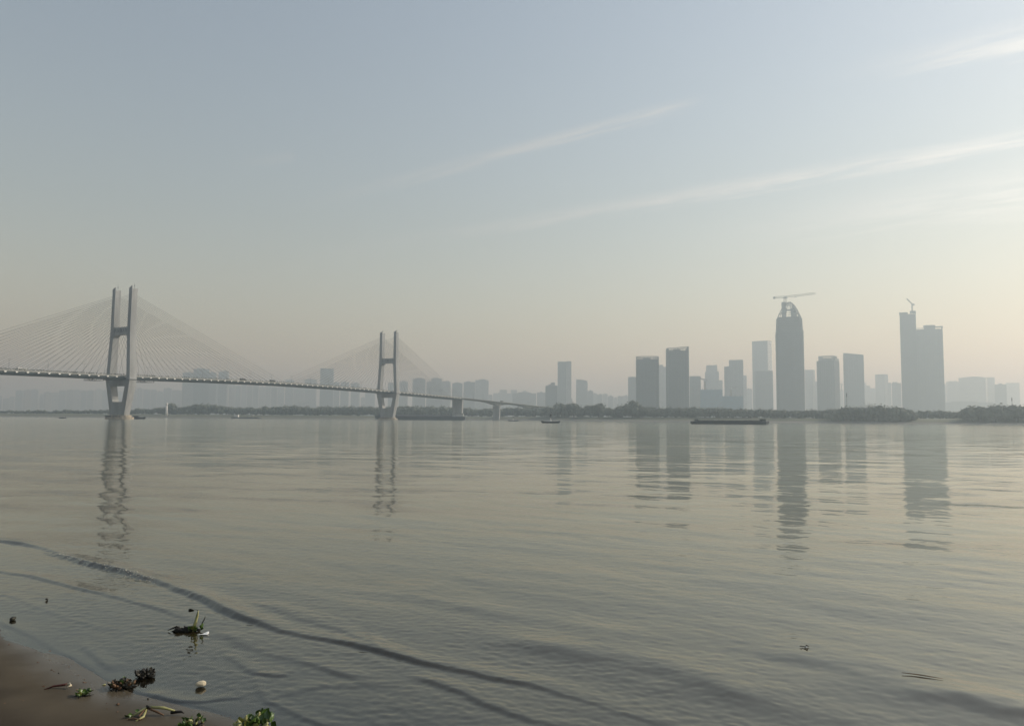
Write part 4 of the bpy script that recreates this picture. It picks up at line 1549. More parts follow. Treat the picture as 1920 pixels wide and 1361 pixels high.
def band_pts(profile, step, dD, jit=2.0, rows=(0,)):
    """profile: (px, ytop) polyline"""
    pts = []
    a, b = profile[0][0], profile[-1][0]
    for rw in rows:
        x = a + rw * step * .3
        while x < b:
            y = np.interp(x, [p[0] for p in profile], [p[1] for p in profile])
            X_ = (x - 960) / F
            D = 1500.0
            for _ in range(12):
                D = float(shore_y(X_ * D)) + dD + rw * 25
            pts.append((x, y + random.uniform(-jit * .4, jit) + rw * .5, D))
            x += step * random.uniform(.7, 1.3)
    return pts


belt('wood', 'long low hazy wood on the far bank left of the farther bridge tower', band_pts([(-120, 768), (60, 769), (200, 768), (330, 763), (345, 761), (370, 757), (400, 759), (430, 762), (480, 763), (520, 760), (600, 762), (700, 762), (715, 762)], 4.0, 150, 2.5, (0, 2)))
belt('wood', 'hazy wood between the farther bridge tower and the approach pier', band_pts([(715, 762), (800, 760), (900, 765), (925, 764)], 4.0, 150, 2.5, (0, 2)))
belt('wood', 'wood beneath the haunched approach spans', band_pts([(925, 765), (960, 764), (1005, 764), (1030, 761)], 4.0, 220, 2.5, (0, 2)))
belt('wood', 'dark wood from the bridge end to the rounded dark tower', band_pts([(1020, 764), (1060, 762), (1090, 762), (1150, 763), (1175, 758), (1186, 753), (1200, 760), (1230, 763), (1300, 763)], 4.4, 120, 2.5, (0, 2)))
belt('wood', 'low even wood beneath the netted blocks and dome tower', band_pts([(1300, 763), (1400, 766), (1410, 767), (1470, 768), (1530, 768), (1562, 767)], 4.4, 120, 2.0, (0, 2)))
belt('wood', 'dark rounded thicket on the right bank left of the twin tower', band_pts([(1560, 768), (1590, 763), (1610, 764), (1640, 763), (1680, 763), (1700, 765), (1708, 772)], 4.6, 85, 1.5, (-1, 0, 2)))
belt('wood', 'low hazy thicket in the gap below the twin tower', band_pts([(1706, 772), (1740, 769), (1800, 770), (1815, 769)], 4.4, 200, 2.5, (0, 2)))
belt('wood', 'dark rounded thicket along the bank at the right edge', band_pts([(1808, 768), (1822, 763), (1850, 765), (1870, 762), (1900, 762), (1960, 760), (2050, 758)], 4.8, 90, 1.5, (-1, 0, 2)))

crown_me = [p.mesh('crown', 'foliage') for p in protos]
trunk_me = MB().tube([(0, 0, -.05), (.01, 0, .25), (0, .01, .55)], [.03, .022, .012], 6).mesh('trunk', 'bark')


def shore_depth(px, off):
    D = 1500.0
    for _ in range(15):
        D = float(shore_y((px - 960) / F * D)) + off
    return D


def tree(label, px, ytop, off, wf=1.1, k=0):
    D = shore_depth(px, off)
    p = at(px, ytop, D)
    z0 = float(bank_z(p.x, D)) - .8
    hgt = p.z - z0
    o = thing('broadleaf_tree', label, 'tree', (p.x, D, z0), random.uniform(0, 6), 'single trees on the far bank')
    for nm, me in (('crown', crown_me[k]), ('trunk', trunk_me)):
        c = bpy.data.objects.new(nm, me)
        C.objects.link(c)
        c.parent = o
        c.scale = (hgt * wf, hgt * wf, hgt * 1.02)
    return o


tree('slender tree just right of the dark stepped tower by the bridge end', 1045, 756, 110, .8, 0)
tree('round dark tree crown below the notched pale tower', 1058, 755, 110, 1.2, 1)
tree('round tree crown right of the notched pale tower foot', 1075, 757, 110, 1.2, 2)
tree('small round tree below the right side of the curved-roof tower', 1108, 757, 110, 1.2, 3)
tree('small round tree right of the curved-roof tower, second one', 1122, 757.5, 110, 1.1, 4)
tree('peaked tree standing left in front of the rounded dark tower', 1185, 751, 110, 1.0, 5)
tree('rounded tree crown topping the thicket below the plain grey slab', 1602, 762, 60, 1.3, 1)
tree('rounded tree crown topping the thicket left of the twin tower', 1647, 761.5, 60, 1.3, 2)
tree('rounded tree crown at the right end of the thicket by the twin tower', 1687, 762, 60, 1.4, 3)
tree('rounded tree crown under the pale stepped block at far right', 1823, 762, 60, 1.4, 0)
tree('rounded tree crown below the grey block near the right edge', 1866, 761, 60, 1.4, 4)
tree('rounded tree crown at the right edge of the photo', 1908, 759.5, 60, 1.5, 5)
tree('tall hazy tree left of the tall cluster under the main span', 322, 757, 140, 1.2, 2)
# bare tree
D_ = shore_depth(1628.5, 90)
p = at(1628.5, 752.5, D_)
z0 = float(bank_z(p.x, D_)) - .5
bt = thing('bare_tree', 'small bare leafless tree on the right thicket', 'tree', (p.x, D_, z0))
hg = p.z - z0
MB().tube([(0, 0, 0), (0, 0, hg * .55), (.2, 0, hg * .8)], [.4, .3, .2], 5).build('trunk', 'bark', bt)
mb = MB()
gx = random.Random(3)
for k in range(12):
    a_ = gx.uniform(0, 6.28)
    z = hg * gx.uniform(.5, .75)
    e = hg * gx.uniform(.15, .3)
    mb.tube([(0, 0, z), (math.cos(a_) * e * .6, math.sin(a_) * e * .6, z + e * .5), (math.cos(a_) * e, math.sin(a_) * e, z + e * .9)], [.2, .14, .08], 4)
mb.build('branch', 'bark', bt)
# poles on the right bank
for label, px, y0, y1, D in (('slim dark pole on the bank between the crowned tower and the grey slab', 1588, 735, 768, shore_depth(1588, 100)), ('slim dark lattice pole on the bank at the right edge', 1898, 744, 768, shore_depth(1898, 100))):
    b_, t_ = at(px, y1, D), at(px, y0, D)
    o = thing('pole', label, 'pole', (b_.x, D, float(bank_z(b_.x, D)) - .5))
    hg = t_.z - o.location.z
    MB().tube([(0, 0, 0), (0, 0, hg * .7), (0, 0, hg)], [.35, .3, .12], 6).build('shaft', 'dark_metal', o)
    MB().box(-.6, .6, -.15, .15, hg * .82, hg * .95).build('sign_plate', 'dark_metal', o)
# white beacon tower on the left bank
D_ = 1935
b_, t_ = at(312, 776, D_), at(312, 754.5, D_)
bz_ = float(bank_z(b_.x, D_)) - .5
o = thing('beacon_tower', 'white round beacon tower on the bank right of the near bridge tower', 'tower', (b_.x, D_, bz_))
hg = t_.z - bz_
MB().lathe([(2.9, 0), (2.5, hg * .35), (2.2, hg * .78)], 16).build('shaft', 'white', o, smooth=True)
MB().lathe([(2.3, hg * .78), (3.1, hg * .81), (3.1, hg * .92), (1.8, hg * .95), (1.4, hg * .98), (.3, hg)], 16).build('head', 'white', o)

# ================================================================== boats
def hull_mesh(L, Bm, Hh, bow=.12, stern=.06, sheer=.0):
    """barge hull: flat sides, raked bow and stern"""
    mb = MB()
    xs = [-L / 2, -L / 2 + stern * L, L / 2 - bow * L, L / 2]
    st = []
    for x, wd, zb, zt in ((xs[0], .82, .25 * Hh, Hh * (1 + sheer * .6)), (xs[1], 1, -1.0, Hh), (xs[2], 1, -1.0, Hh), (xs[3], .55, .35 * Hh, Hh * (1 + sheer))):
        st.append([(x, -wd * Bm / 2, zb), (x, wd * Bm / 2, zb), (x, wd * Bm / 2 * 1.02, zt), (x, -wd * Bm / 2 * 1.02, zt)])
    vs = [p for s_ in st for p in s_]
    fs = [(0, 1, 2, 3), (15, 14, 13, 12)]
    for i in range(3):
        for k in range(4):
            fs.append((i * 4 + k, i * 4 + (k + 1) % 4, (i + 1) * 4 + (k + 1) % 4, (i + 1) * 4 + k)[::-1])
    return mb.add(vs, fs)


def cabin(o, x0, x1, y0, y1, z0, z1, mat='cabin', nwin=4):
    w_ = MB().box(x0, x1, y0, y1, z0, z1, .1, .1).build('wheelhouse', mat, o)
    for k in range(nwin):
        xc = x0 + (x1 - x0) * (k + .5) / nwin
        ww = (x1 - x0) / nwin * .32
        MB().box(xc - ww, xc + ww, y0 - .02, y0 + .12, z0 + (z1 - z0) * .5, z0 + (z1 - z0) * .82).build('window', 'pane', w_)
    MB().box(x0 - .5, x1 + .5, y0 - .5, y1 + .5, z1, z1 + .25).build('cabin_roof', mat, w_)


# loaded barge behind the farther tower
D_ = 1515
a, b = at(704, 787.5, D_), at(872, 787.5, D_)
L = b.x - a.x
bo = thing('cargo_barge', 'very long dark loaded barge with aft wheelhouse passing behind the farther bridge tower', 'barge', ((a.x + b.x) / 2, D_, 0), math.pi)
hh = 7.2
hull_mesh(L, 16, hh, .05, .02, .15).build('hull', 'hull', bo)
mb = MB()
n = 16
for k in range(n):
    x0 = -L * .36 + L * .72 * k / n
    z = hh + 3.0 + random.uniform(-.3, .3)
    mb.box(x0, x0 + L * .72 / n - .05, -6.5, 6.5, hh - .3, z, .15, 2.6)
mb.build('cargo', 'cargo', bo, kind='stuff')
for k in range(2):
    z0 = hh + k * 3.1
    x0, x1 = -L * .485, -L * .37 + k * -3
    dk = MB().box(x0, x1, -6.5 + k, 6.5 - k, z0, z0 + 2.8).build('cabin_deck', 'cabin', bo)
    for q in range(7 - 2 * k):
        xc = x0 + (x1 - x0) * (q + .5) / (7 - 2 * k)
        for sy in (-1, 1):
            y_ = sy * (6.5 - k)
            MB().box(xc - .7, xc + .7, min(y_, y_ + sy * .05), max(y_, y_ + sy * .05), z0 + 1.2, z0 + 2.3).build('window', 'pane', dk)
MB().box(-L * .49, -L * .365, -7.2, 7.2, hh + 5.95, hh + 6.3).build('roof', 'hatch', bo)
mb = MB().tube([(-L * .43, 0, hh + 6), (-L * .43, 0, hh + 12)], .18, 5)
mb.tube([(-L * .43, -2, hh + 10), (-L * .43, 2, hh + 10)], .1, 4)
mb.build('mast', 'dark_metal', bo)
mb = MB().box(-L * .53, -L * .5, -6, 6, 2.2, 2.6)
for y in (-6, 6):
    mb.tube([(-L * .53, y, 2.4), (-L * .53, y, 4.2), (-L * .5, y, 4.2)], .15, 4)
mb.build('stern_platform', 'hatch', bo)
MB().box(L * .44, L * .475, -3, 3, hh, hh + 2.8, .4, .4).build('forecastle', 'hatch', bo)
# empty barge before the right bank
D_ = 752
a, b = at(1297, 795, D_), at(1440, 795, D_)
L = b.x - a.x
bo = thing('flat_barge', 'low dark barge with raised ends in front of the right bank', 'barge', ((a.x + b.x) / 2, D_, 0), 0)
hh = 2.4
hull_mesh(L, 13, hh, .05, .04, .25).build('hull', 'hull', bo)
mb = MB()
for s_ in (-1, 1):
    mb.box(-L * .42, L * .38, s_ * 5.6 - .2, s_ * 5.6 + .2, hh - .1, hh + 1.35)
mb.box(-L * .42, -L * .415, -5.4, 5.4, hh - .1, hh + 1.35)
mb.box(L * .375, L * .38, -5.4, 5.4, hh - .1, hh + 1.35)
mb.build('hold_coaming', 'hatch', bo)
mb = MB()
for k in range(9):
    x0 = -L * .41 + L * .78 * k / 9
    mb.box(x0, x0 + L * .78 / 9 - .3, -5.3, 5.3, hh + .8, hh + 1.2 + random.uniform(0, .35), .2, .8)
mb.build('hatch_cover', 'hatch', bo, kind='stuff')
MB().box(-L * .455, -L * .425, -3.4, 3.4, hh, hh + 2.2, .15, .15).build('winch_house', 'hatch', bo)
cabin(bo, L * .405, L * .455, -4, 4, hh, hh + 2.5, 'hatch', 3)
MB().tube([(L * .43, 0, hh + 2.4), (L * .43, 0, hh + 5.0)], .1, 5).build('mast', 'dark_metal', bo)
mb = MB()
for x in np.linspace(-L * .47, -L * .43, 3).tolist() + np.linspace(L * .46, L * .49, 3).tolist():
    for s_ in (-1, 1):
        mb.tube([(x, s_ * 4.2, hh), (x, s_ * 4.2, hh + 1.1)], .06, 4)
mb.build('rail_post', 'dark_metal', bo)
MB().box(-L * .20, -L * .16, -1.5, 1.5, hh + 1.2, hh + 1.75, .1, .1).build('tarpaulin', 'white', bo, label='pale tarpaulin on the hatches')


def buoy_boat(label, px0, px1, ywl, D, ytopmark):
    a, b = at(px0, ywl, D), at(px1, ywl, D)
    L = b.x - a.x
    o = thing('buoy_boat', label, 'buoy boat', ((a.x + b.x) / 2, D, 0), 0.1)
    hh = L * .075
    # boat-shaped float: pointed upswept ends
    mb = MB()
    n = 12
    vs, fs = [], []
    for i in range(n + 1):
        u = -1 + 2 * i / n
        wd = L * .13 * math.sqrt(max(0.02, 1 - u ** 4))
        zt = hh * (1 + .55 * abs(u) ** 3)
        zb = -.4 + (hh * .8) * abs(u) ** 5
        x = u * L / 2
        vs += [(x, -wd * .7, zb), (x, wd * .7, zb), (x, wd, zt), (x, -wd, zt)]
    for i in range(n):
        for k in range(4):
            fs.append((i * 4 + k, (i + 1) * 4 + k, (i + 1) * 4 + (k + 1) % 4, i * 4 + (k + 1) % 4))
    fs += [(0, 1, 2, 3), (n * 4 + 3, n * 4 + 2, n * 4 + 1, n * 4)]
    mb.add(vs, fs).build('hull', 'hull', o)
    MB().box(-L * .32, L * .32, -L * .07, L * .07, hh * .9, hh * 1.25, .1, .1).build('deck', 'cabin', o)
    top = at((px0 + px1) / 2, ytopmark, D).z
    r_ = L * .052
    MB().lathe([(L * .045, hh * 1.2), (L * .014, hh * 1.2 + (top - hh) * .45)], 10).build('lamp_stand', 'white', o)
    MB().tube([(0, 0, hh), (0, 0, top - r_)], L * .007, 6).build('mast', 'dark_metal', o)
    MB().lathe([(.02, top - 2.1 * r_), (r_ * .7, top - 1.7 * r_), (r_, top - r_), (r_ * .7, top - .3 * r_), (.02, top)], 12).build('ball_mark', 'dark_metal', o, smooth=True)
    return o


buoy_boat('boat-shaped river buoy with a black ball on its mast, nearer one', 1014.5, 1050.5, 793, 730, 776.5)
buoy_boat('small far boat-shaped river buoy with a thin mast left of the nearer one', 952.5, 972, 789.5, 1170, 780.5)


def skiff(label, px0, px1, D, name='skiff', extra=False, hfac=.1, ywl=785):
    a, b = at(px0, ywl, D), at(px1, ywl, D)
    L = b.x - a.x
    o = thing(name, label, 'boat', ((a.x + b.x) / 2, D, 0))
    hh = L * hfac
    mb = MB()
    hull_mesh(L, L * .22, hh, .2, .08, .4).build('hull', 'hull', o)
    MB().box(-L * .36, L * .22, -L * .08, L * .08, hh, hh * 1.25, .05, .05).build('thwart', 'hatch', o)
    if extra:
        cabin(o, -L * .3, L * .05, -L * .07, L * .07, hh, hh * 1.9, 'hatch', 3)
    return o


skiff('small dark open skiff on the river left of the near bridge tower', 111, 124, 1090, hfac=.12, ywl=784)
skiff('dark blue work boat moored just right of the near tower pile cap', 244, 272.5, 1035, 'work_boat', True, .1, 785)
# moored house boat on the left bank
D_ = 1700
a, b = at(434, 785.5, D_), at(484, 785.5, D_)
L = b.x - a.x
o = thing('house_boat', 'low grey moored pontoon boat with a white cabin at its left end', 'boat', ((a.x + b.x) / 2, D_, 0))
hull_mesh(L, 10, 3.0, .08, .06, .2).build('hull', 'hatch', o)
MB().box(-L * .38, -L * .24, -4, 4, 3.0, 8.2).build('cabin', 'white', o)
MB().box(-L * .39, -L * .23, -4.3, 4.3, 8.2, 8.6).build('cabin_roof', 'cabin', o)
mb = MB()
for x in (L * .18, L * .3):
    for y in (-3.5, 3.5):
        mb.box(x - .25, x + .25, y - .25, y + .25, 3.0, 7.0)
mb.box(L * .16, L * .32, -4, 4, 7.0, 7.4)
mb.build('awning', 'cabin', o)
skiff('tiny dark skiff at the right end of the moored pontoon boat', 477, 489, 1640, hfac=.1, ywl=786)

# ================================================================== flotsam on the beach and in the shallows
M['leaf_green'] = surf('hyacinth_leaf', (0.050, 0.095, 0.016), 0.38, 0.35, 14, spec=0.5)
M['leaf_yellow'] = surf('yellowed_leaf', (0.17, 0.18, 0.035), 0.45, 0.3, 10, spec=0.4)
M['leaf_dark'] = surf('rotting_leaf', (0.022, 0.020, 0.013), 0.5, 0.45, 16, spec=0.4)
M['stem_pale'] = surf('pale_stem', (0.30, 0.29, 0.12), 0.45, 0.25, 12, spec=0.4)
M['stem_brown'] = surf('brown_stem', (0.10, 0.055, 0.028), 0.6, 0.35, 14)
M['stem_red'] = surf('red_brown_root', (0.075, 0.020, 0.013), 0.5, 0.3, 14)
M['root'] = surf('dark_root', (0.014, 0.012, 0.009), 0.6, 0.4, 20)
M['foam_white'] = surf('pale_foam_lump', (0.52, 0.45, 0.32), 0.8, 0.12, 12, bump=.3)
M['scrap'] = surf('white_scrap', (0.72, 0.73, 0.72), 0.6, 0.08, 10)
M['pebble'] = surf('dark_pebble', (0.03, 0.03, 0.022), 0.6, 0.4, 20)
M['foam'] = surf('wave_foam', (0.50, 0.48, 0.41), 0.5, 0.15, 20)


def spot(px, py, water=False):
    z = 0.0
    for _ in range(6):
        p = ground(px, py, z)
        z = float(beach_z(p.x, p.y)[0])
        if water:
            z = max(z, water_z(p.x, p.y) + .004)
    return ground(px, py, z)


PXM = lambda p: (p - CAM).length / 1500.0      # metres per photo pixel there


def leaf_mb(L, Wd, cup=.25, fold=.15):
    """rounded, cupped blade of a water hyacinth lying along +x from its stalk"""
    mb = MB()
    n, m_ = 7, 4
    vs, fs = [], []
    for i in range(n + 1):
        u = i / n
        wd = Wd * math.sin(math.pi * min(.97, .06 + .92 * u) ** .85)
        for k in range(m_ + 1):
            v = -1 + 2 * k / m_
            vs.append((u * L, v * wd / 2, cup * L * u * u + fold * wd * v * v))
    for i in range(n):
        for k in range(m_):
            a_ = i * (m_ + 1) + k
            fs.append((a_, a_ + m_ + 1, a_ + m_ + 2, a_ + 1))
    top = len(vs)
    vs += [(x, y, z - .012 * L) for x, y, z in vs]
    fs += [tuple(i + top for i in f)[::-1] for f in fs]
    return mb.add(vs, fs)


def bulb_mb(L, r):
    return MB().lathe([(r * .35, 0), (r * .8, L * .2), (r, L * .4), (r * .75, L * .65), (r * .35, L * .85), (r * .3, L)], 8)


LEAFS = [leaf_mb(1, 1.0, .3, .22), leaf_mb(1, .85, .1, .3), leaf_mb(1, 1.15, .45, .1)]
leaf_cache = {}


def place_leaf(o, base, d, L, matn, kind=0, roll=0.0, name='leaf'):
    key = (matn, kind)
    if key not in leaf_cache:
        leaf_cache[key] = LEAFS[kind].mesh('leaf', matn, True)
    c = bpy.data.objects.new(name, leaf_cache[key])
    C.objects.link(c)
    c.parent = o
    d = Vector(d).normalized()
    q = d.to_track_quat('X', 'Z')
    c.rotation_mode = 'QUATERNION'
    from mathutils import Quaternion
    c.rotation_quaternion = q @ Quaternion((1, 0, 0), roll)
    c.location = base
    c.scale = (L, L, L)
    return c


bulb_cache = {}


def place_bulb(o, base, d, L, r, matn):
    key = matn
    if key not in bulb_cache:
        bulb_cache[key] = bulb_mb(1, .2).mesh('stalk', matn, True)
    c = bpy.data.objects.new('stalk', bulb_cache[key])
    C.objects.link(c)
    c.parent = o
    c.rotation_mode = 'QUATERNION'
    c.rotation_quaternion = Vector(d).normalized().to_track_quat('Z', 'Y')
    c.location = base
    c.scale = (r / .2, r / .2, L)
    return c


def hyacinth(label, px, py, wpx, nleaf, mats, seed, water=False, rootn=14, tilt=.35, tall=1.0, name='water_hyacinth', leaf=.30, sink=.0):
    p = spot(px, py, water)
    u = PXM(p) * wpx / 2           # half width in metres
    o = thing(name, label, 'plant', (p.x, p.y, p.z - sink))
    g_ = random.Random(seed)
    for k in range(nleaf):
        a_ = g_.uniform(0, 6.28)
        rad = math.sqrt(g_.random()) * .72
        hgt = .62 * tall * math.sqrt(max(0, 1 - rad * rad)) * g_.uniform(.35, 1.0)
        base = Vector((math.cos(a_) * rad, math.sin(a_) * rad, hgt)) * u
        out = Vector((math.cos(a_) * (rad + .25), math.sin(a_) * (rad + .25), .55 + hgt)).normalized()
        d = (out + Vector((g_.gauss(0, .4), g_.gauss(0, .4), g_.gauss(0, .3)))).normalized()
        if k % 5 < 2:
            place_bulb(o, base - d * u * .15, d, u * g_.uniform(.25, .42), u * g_.uniform(.085, .13), mats[1] if k % 3 else mats[0])
        else:
            place_leaf(o, base - d * u * .08, d, u * g_.uniform(leaf * .8, leaf * 1.35), mats[0] if g_.random() < .8 else mats[2], g_.randrange(3), g_.uniform(-.9, .9))
    mb = MB()
    for k in range(rootn):
        a_ = g_.uniform(0, 6.28)
        r1 = u * g_.uniform(.45, .95)
        mb.tube([(0, 0, .02 * u), (math.cos(a_) * r1 * .5, math.sin(a_) * r1 * .5, u * g_.uniform(.03, .22)), (math.cos(a_ + .3) * r1, math.sin(a_ + .3) * r1, u * g_.uniform(.0, .06))], [u * .05, u * .035, u * .015], 5)
    mb.build('root', 'root', o)
    return o


GREEN = ('leaf_green', 'stem_pale', 'leaf_yellow')
DARK = ('leaf_dark', 'root', 'leaf_dark')
MIX = ('leaf_dark', 'stem_brown', 'leaf_green')
hyacinth('bright green water hyacinth clump cut off by the bottom edge', 478, 1372, 84, 70, GREEN, 5, leaf=.27, tall=1.0)
hyacinth('half-withered green water hyacinth left of the bright clump at the bottom edge', 360, 1362, 52, 36, ('leaf_green', 'stem_pale', 'leaf_dark'), 6, leaf=.30)
hyacinth('small compact green water hyacinth alone on the sand', 157, 1304, 32, 30, ('leaf_green', 'leaf_green', 'leaf_yellow'), 7, leaf=.36, tall=.8)
hyacinth('dark rotting hyacinth heap at the water edge', 229, 1288, 50, 70, MIX, 8, rootn=34, leaf=.22, tall=.75)
hyacinth('black rotting hyacinth heap standing in the shallows', 273, 1268, 42, 80, DARK, 9, True, 40, leaf=.20, tall=.85)


def strand(name, label, cat, px, py, paths, water=False):
    """a thing made of stalks: paths of ((dx, dz, dy) in photo pixels), radius px, material, part name"""
    p = spot(px, py, water)
    k = PXM(p)
    o = thing(name, label, cat, p)
    for pts, rad, mt, nm in paths:
        pp = [(x * k, y * k, max(0, z * k) + .004) for x, z, y in pts]
        rs = [r_ * k for r_ in rad] if isinstance(rad, (list, tuple)) else rad * k
        MB().tube(pp, rs, 7).build(nm, mt, o, smooth=True)
    return o, k


o, k = strand('broken_stalk', 'broken pale green hyacinth stalks fanned out on the sand', 'plant', 280, 1340, [
    ([(-4, 12, 2), (20, 9, 6), (40, 6, 2)], [2.0, 2.4, 1.4], 'stem_pale', 'stalk'),
    ([(-2, 10, 0), (14, 5, -2), (26, 2, -6)], [1.5, 1.8, 1.0], 'stem_brown', 'stalk'),
    ([(-4, 12, 0), (-14, 6, -4), (-24, 1, -10)], [1.5, 1.9, 1.2], 'stem_pale', 'stalk'),
    ([(-6, 10, 0), (-10, 3, -14), (-2, 1, -22)], [1.5, 1.7, 1.0], 'stem_brown', 'stalk'),
    ([(-4, 9, -2), (-2, 3, -16), (-8, 1, -30)], [1.4, 2.0, 1.2], 'stem_pale', 'stalk'),
    ([(-22, 2, -26), (-14, 3, -24), (-2, 2, -26)], [.8, 1.4, 1.0], 'stem_brown', 'stalk'),
    ([(34, 3, 2), (50, 4, 4), (56, 2, 2)], [2.6, 2.0, .5], 'root', 'root'),
    ([(-6, 5, 0), (-4, 13, 1), (2, 11, 0)], [2.2, 2.8, 1.5], 'root', 'root')])
for j, (x_, y_, dx_, dy_) in enumerate(((-24, -8, -1, -.9), (-18, 2, -1, .2), (-26, -14, -.6, -1), (-14, 4, -.5, .5))):
    place_leaf(o, Vector((x_, y_, 2 + 2 * (j % 2))) * k, (dx_, dy_, .25), 8 * k, 'leaf_green', j % 3, .7 * j - 1, 'leaf')
strand('driftwood_root', 'thin red-brown root with a pale curled end on the sand', 'root', 110, 1290, [
    ([(-19, 0, -8), (-8, 3, 0), (4, 4, 2), (12, 5, 2)], [.7, 1.6, 1.8, 2.2], 'stem_red', 'stalk'),
    ([(10, 4, 1), (15, 6, 4), (19, 4, 1), (15, 2, -3)], [1.8, 1.6, 1.6, 1.4], 'foam_white', 'curled_end')])
# upright broken plant in the shallows
p = spot(362, 1183, True)
k = PXM(p)
o = thing('uprooted_plant', 'uprooted water plant with a tall bent yellow-green leaf standing in the shallows', 'plant', p)
V3 = lambda x, z, y=0: Vector((x * k, y * k, z * k))
MB().tube([V3(0, 0), V3(3, 12), V3(7, 26), V3(8, 35)], [3.2 * k, 2.6 * k, 1.5 * k, .7 * k], 7).build('stalk', 'stem_pale', o, smooth=True)
MB().tube([V3(-2, 0, 2), V3(2, 14, 2), V3(6, 32, 2)], [2.2 * k, 2.0 * k, .8 * k], 7).build('stalk', 'leaf_green', o, smooth=True)
MB().tube([V3(8, 35), V3(3, 36.5), V3(-2, 36)], [.5 * k, .4 * k, .3 * k], 5).build('bent_tip', 'leaf_dark', o)
place_leaf(o, V3(-1, 36), (-1, .1, -.75), 10 * k, 'leaf_dark', 0, .8)
MB().tube([V3(1, 2, -1), V3(6, 9, -1), V3(9, 15, -1)], [1.0 * k, .8 * k, .3 * k], 5).build('stalk', 'foam_white', o)
MB().tube([V3(14, 14, 3), V3(17, 18, 3), V3(19, 25, 3)], [.9 * k, 1.1 * k, .3 * k], 5).build('twig', 'leaf_dark', o)
MB().tube([V3(4, 1, 0), V3(13, 3), V3(14, 14, 3)], [1.2 * k, .9 * k, .7 * k], 5).build('twig', 'leaf_dark', o)
g_ = random.Random(14)
for j in range(7):
    place_leaf(o, V3(-2 + j, 1 + j % 3, -2), (g_.uniform(-1, 1), g_.uniform(-.6, .2), g_.uniform(.2, .9)), g_.uniform(6, 10) * k, 'leaf_yellow' if j % 2 else 'leaf_green', j % 3, g_.uniform(-1, 1))
for j in range(4):
    place_leaf(o, V3(14, 2 + j), (.7, g_.uniform(-.5, .5), .3 + .25 * j), g_.uniform(6, 10) * k, 'leaf_green', j % 3, g_.uniform(-1, 1))
mb = MB()
for j in range(26):
    x0 = g_.uniform(-26, 12)
    mb.tube([V3(x0, 1, g_.uniform(-4, 4)), V3(x0 - g_.uniform(2, 9), g_.uniform(1, 7), g_.uniform(-4, 4)), V3(x0 - g_.uniform(6, 18), g_.uniform(-.5, 2), g_.uniform(-6, 6))], [2.6 * k, 2.0 * k, .6 * k], 5)
mb.build('root', 'root', o)
# white scrap floating in front of it
p = spot(382, 1190, True)
k = PXM(p)
mb = MB()
pts = [(-9, -1), (-3, 1.5), (4, 4.5), (6, 5), (5, 1), (9, -1), (2, -.6)]
n = len(pts)
mb.add([(x * k, y * 1.5 * k, .015 + (.03 if 2 <= i <= 3 else .0)) for i, (x, y) in enumerate(pts)] + [(x * k, y * 1.5 * k, .008) for x, y in pts], [tuple(range(n)), tuple(range(2 * n - 1, n - 1, -1))] + [(i, n + i, n + (i + 1) % n, (i + 1) % n) for i in range(n)])
o = mb.build('floating_scrap', 'scrap')
o.location = p
tag(o, 'small torn white scrap floating beside the uprooted plant', 'litter')


def lump(name, label, cat, px, py, wpx, mat, hfac=.6, seed=1, water=False):
    p = spot(px, py, water)
    r_ = PXM(p) * wpx / 2
    g_ = random.Random(seed)
    n1_, n2_ = 12, 7
    mb, vs, fs = MB(), [], []
    dents = [(Vector((g_.gauss(0, 1), g_.gauss(0, 1), g_.gauss(0, 1))).normalized(), g_.uniform(.25, .5)) for _ in range(8)]
    for i in range(n2_ + 1):
        th = math.pi * i / n2_
        for q in range(n1_):
            ph = 2 * math.pi * q / n1_
            d = Vector((math.sin(th) * math.cos(ph), math.sin(th) * math.sin(ph), math.cos(th)))
            s_ = 1.0
            for dv, am in dents:
                s_ -= am * max(0, d.dot(dv) - .45)
            vs.append((d.x * r_ * s_, d.y * r_ * s_, d.z * r_ * hfac * s_ + r_ * hfac * .7))
    for i in range(n2_):
        for q in range(n1_):
            fs.append((i * n1_ + q, (i + 1) * n1_ + q, (i + 1) * n1_ + (q + 1) % n1_, i * n1_ + (q + 1) % n1_))
    o = mb.add(vs, fs).build(name, mat, smooth=wpx < 15)
    o.location = p
    return tag(o, label, cat)


lump('foam_lump', 'pale cream foam lump lying in the shallows', 'foam', 376, 1287, 18, 'foam_white', .72, 4, True)
lump('pebble', 'dark green pebble on the wet sand at the left edge', 'pebble', 24, 1162, 12, 'pebble', .7, 5, True)
lump('pebble', 'small dark pebble in the wash above the green one', 'pebble', 88, 1125, 5, 'pebble', .9, 6, True)
lump('wood_chip', 'small dark chip on the sand left of the broken stalks', 'chip', 221, 1321, 7, 'stem_brown', .5, 7)
lump('wood_chip', 'tiny dark chip at the wash line above the broken stalks', 'chip', 278, 1310, 4, 'pebble', .6, 8)
lump('wood_chip', 'pale chip on the sand left of the dark heap', 'chip', 195, 1284, 6, 'stem_pale', .4, 9)
lump('wood_chip', 'tiny dark chip alone on the upper sand', 'chip', 110, 1262, 3, 'pebble', .6, 10)
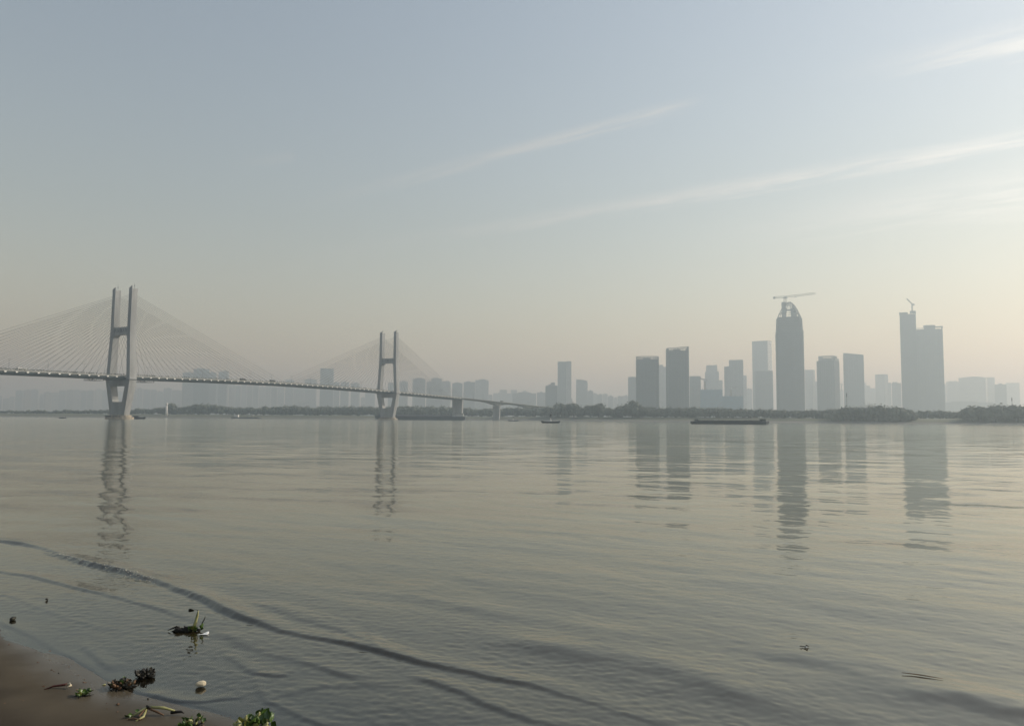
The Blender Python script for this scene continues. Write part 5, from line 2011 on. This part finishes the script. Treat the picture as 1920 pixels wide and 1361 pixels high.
# floating bits farther out
strand('floating_debris', 'small black clump of leaves floating out on the river at right', 'debris', 1508, 1213, [
    ([(-8, .6, 0), (-5, 1.6, 1), (-2, .6, 0)], [.3, .8, .3], 'root', 'leaf'),
    ([(-3, .8, 2), (0, 1.2, 0), (1, .3, -8)], [.4, .7, .3], 'root', 'leaf'),
    ([(2, 1, 1), (5, 2.2, 2), (9, .8, 1)], [.5, 1.2, .4], 'root', 'leaf'),
    ([(0, .4, 0), (3, .8, -2), (4, .4, -2)], [.5, .7, .4], 'scrap', 'pale_leaf')], True)
strand('floating_stick', 'thin dark stick floating on the river near the lower right', 'debris', 1729, 1267, [
    ([(-26, .5, 14), (-8, 1.0, 5), (10, 1.0, -6), (26, .4, -14)], [.4, .8, .7, .3], 'stem_brown', 'shaft')], True)

# foam beads along the breaking front of the first wavelet
g_ = random.Random(40)
mb = MB()
cl_ = [ground(*p) for p in [(112, 1040), (150, 1052), (190, 1061), (235, 1074), (262, 1082), (292, 1090)]]
for j in range(330):
    q = g_.random() * (len(cl_) - 1)
    i = int(q)
    p = cl_[i].lerp(cl_[i + 1], q - i)
    side = g_.gauss(-.02, .16)
    p = p + Vector((.25 * side, -1.0 * side * .8, 0))
    r_ = g_.choice((.004, .005, .006, .008, .012))
    z = water_z(p.x, p.y) + r_ * .2
    mb.add([(p.x - r_, p.y, z), (p.x, p.y - r_, z), (p.x + r_ * 1.4, p.y, z), (p.x, p.y + r_, z), (p.x, p.y, z + r_ * .8), (p.x, p.y, z - r_ * .5)],
           [(0, 1, 4), (1, 2, 4), (2, 3, 4), (3, 0, 4), (1, 0, 5), (2, 1, 5), (3, 2, 5), (0, 3, 5)])
o = mb.build('wave_foam', 'foam')
o['kind'] = 'stuff'
tag(o, 'sparkling foam beads on the breaking wavelet at left', 'foam')

# specks of plant litter strewn over the damp sand, thickest along the wash line
g_ = random.Random(77)
mb = MB()
n_sp = 0
while n_sp < 150:
    x_, y_ = g_.uniform(-11, -3), g_.uniform(9.5, 16)
    sd_ = -float(seg_dist(np.array([x_]), np.array([y_]), WL)[0][0])
    if sd_ < .05 or g_.random() > math.exp(-sd_ / 1.1) + .06:
        continue
    z_ = float(beach_z(x_, y_)[0])
    r_ = g_.choice((.005, .006, .008, .010, .016))
    a_ = g_.uniform(0, 3.14)
    c_, s_ = math.cos(a_) * r_ * g_.uniform(1, 2.6), math.sin(a_) * r_ * g_.uniform(1, 2.6)
    mb.add([(x_ - c_, y_ - s_, z_ + .001), (x_ + s_ * .5, y_ - c_ * .5, z_ + .002), (x_ + c_, y_ + s_, z_ + .001), (x_ - s_ * .5, y_ + c_ * .5, z_ + .002), (x_, y_, z_ + r_ * .8)],
           [(0, 1, 4), (1, 2, 4), (2, 3, 4), (3, 0, 4), (3, 2, 1, 0)])
    n_sp += 1
o = mb.build('plant_litter', 'stem_brown')
o['kind'] = 'stuff'
tag(o, 'tiny brown specks of plant litter strewn on the damp sand', 'litter')
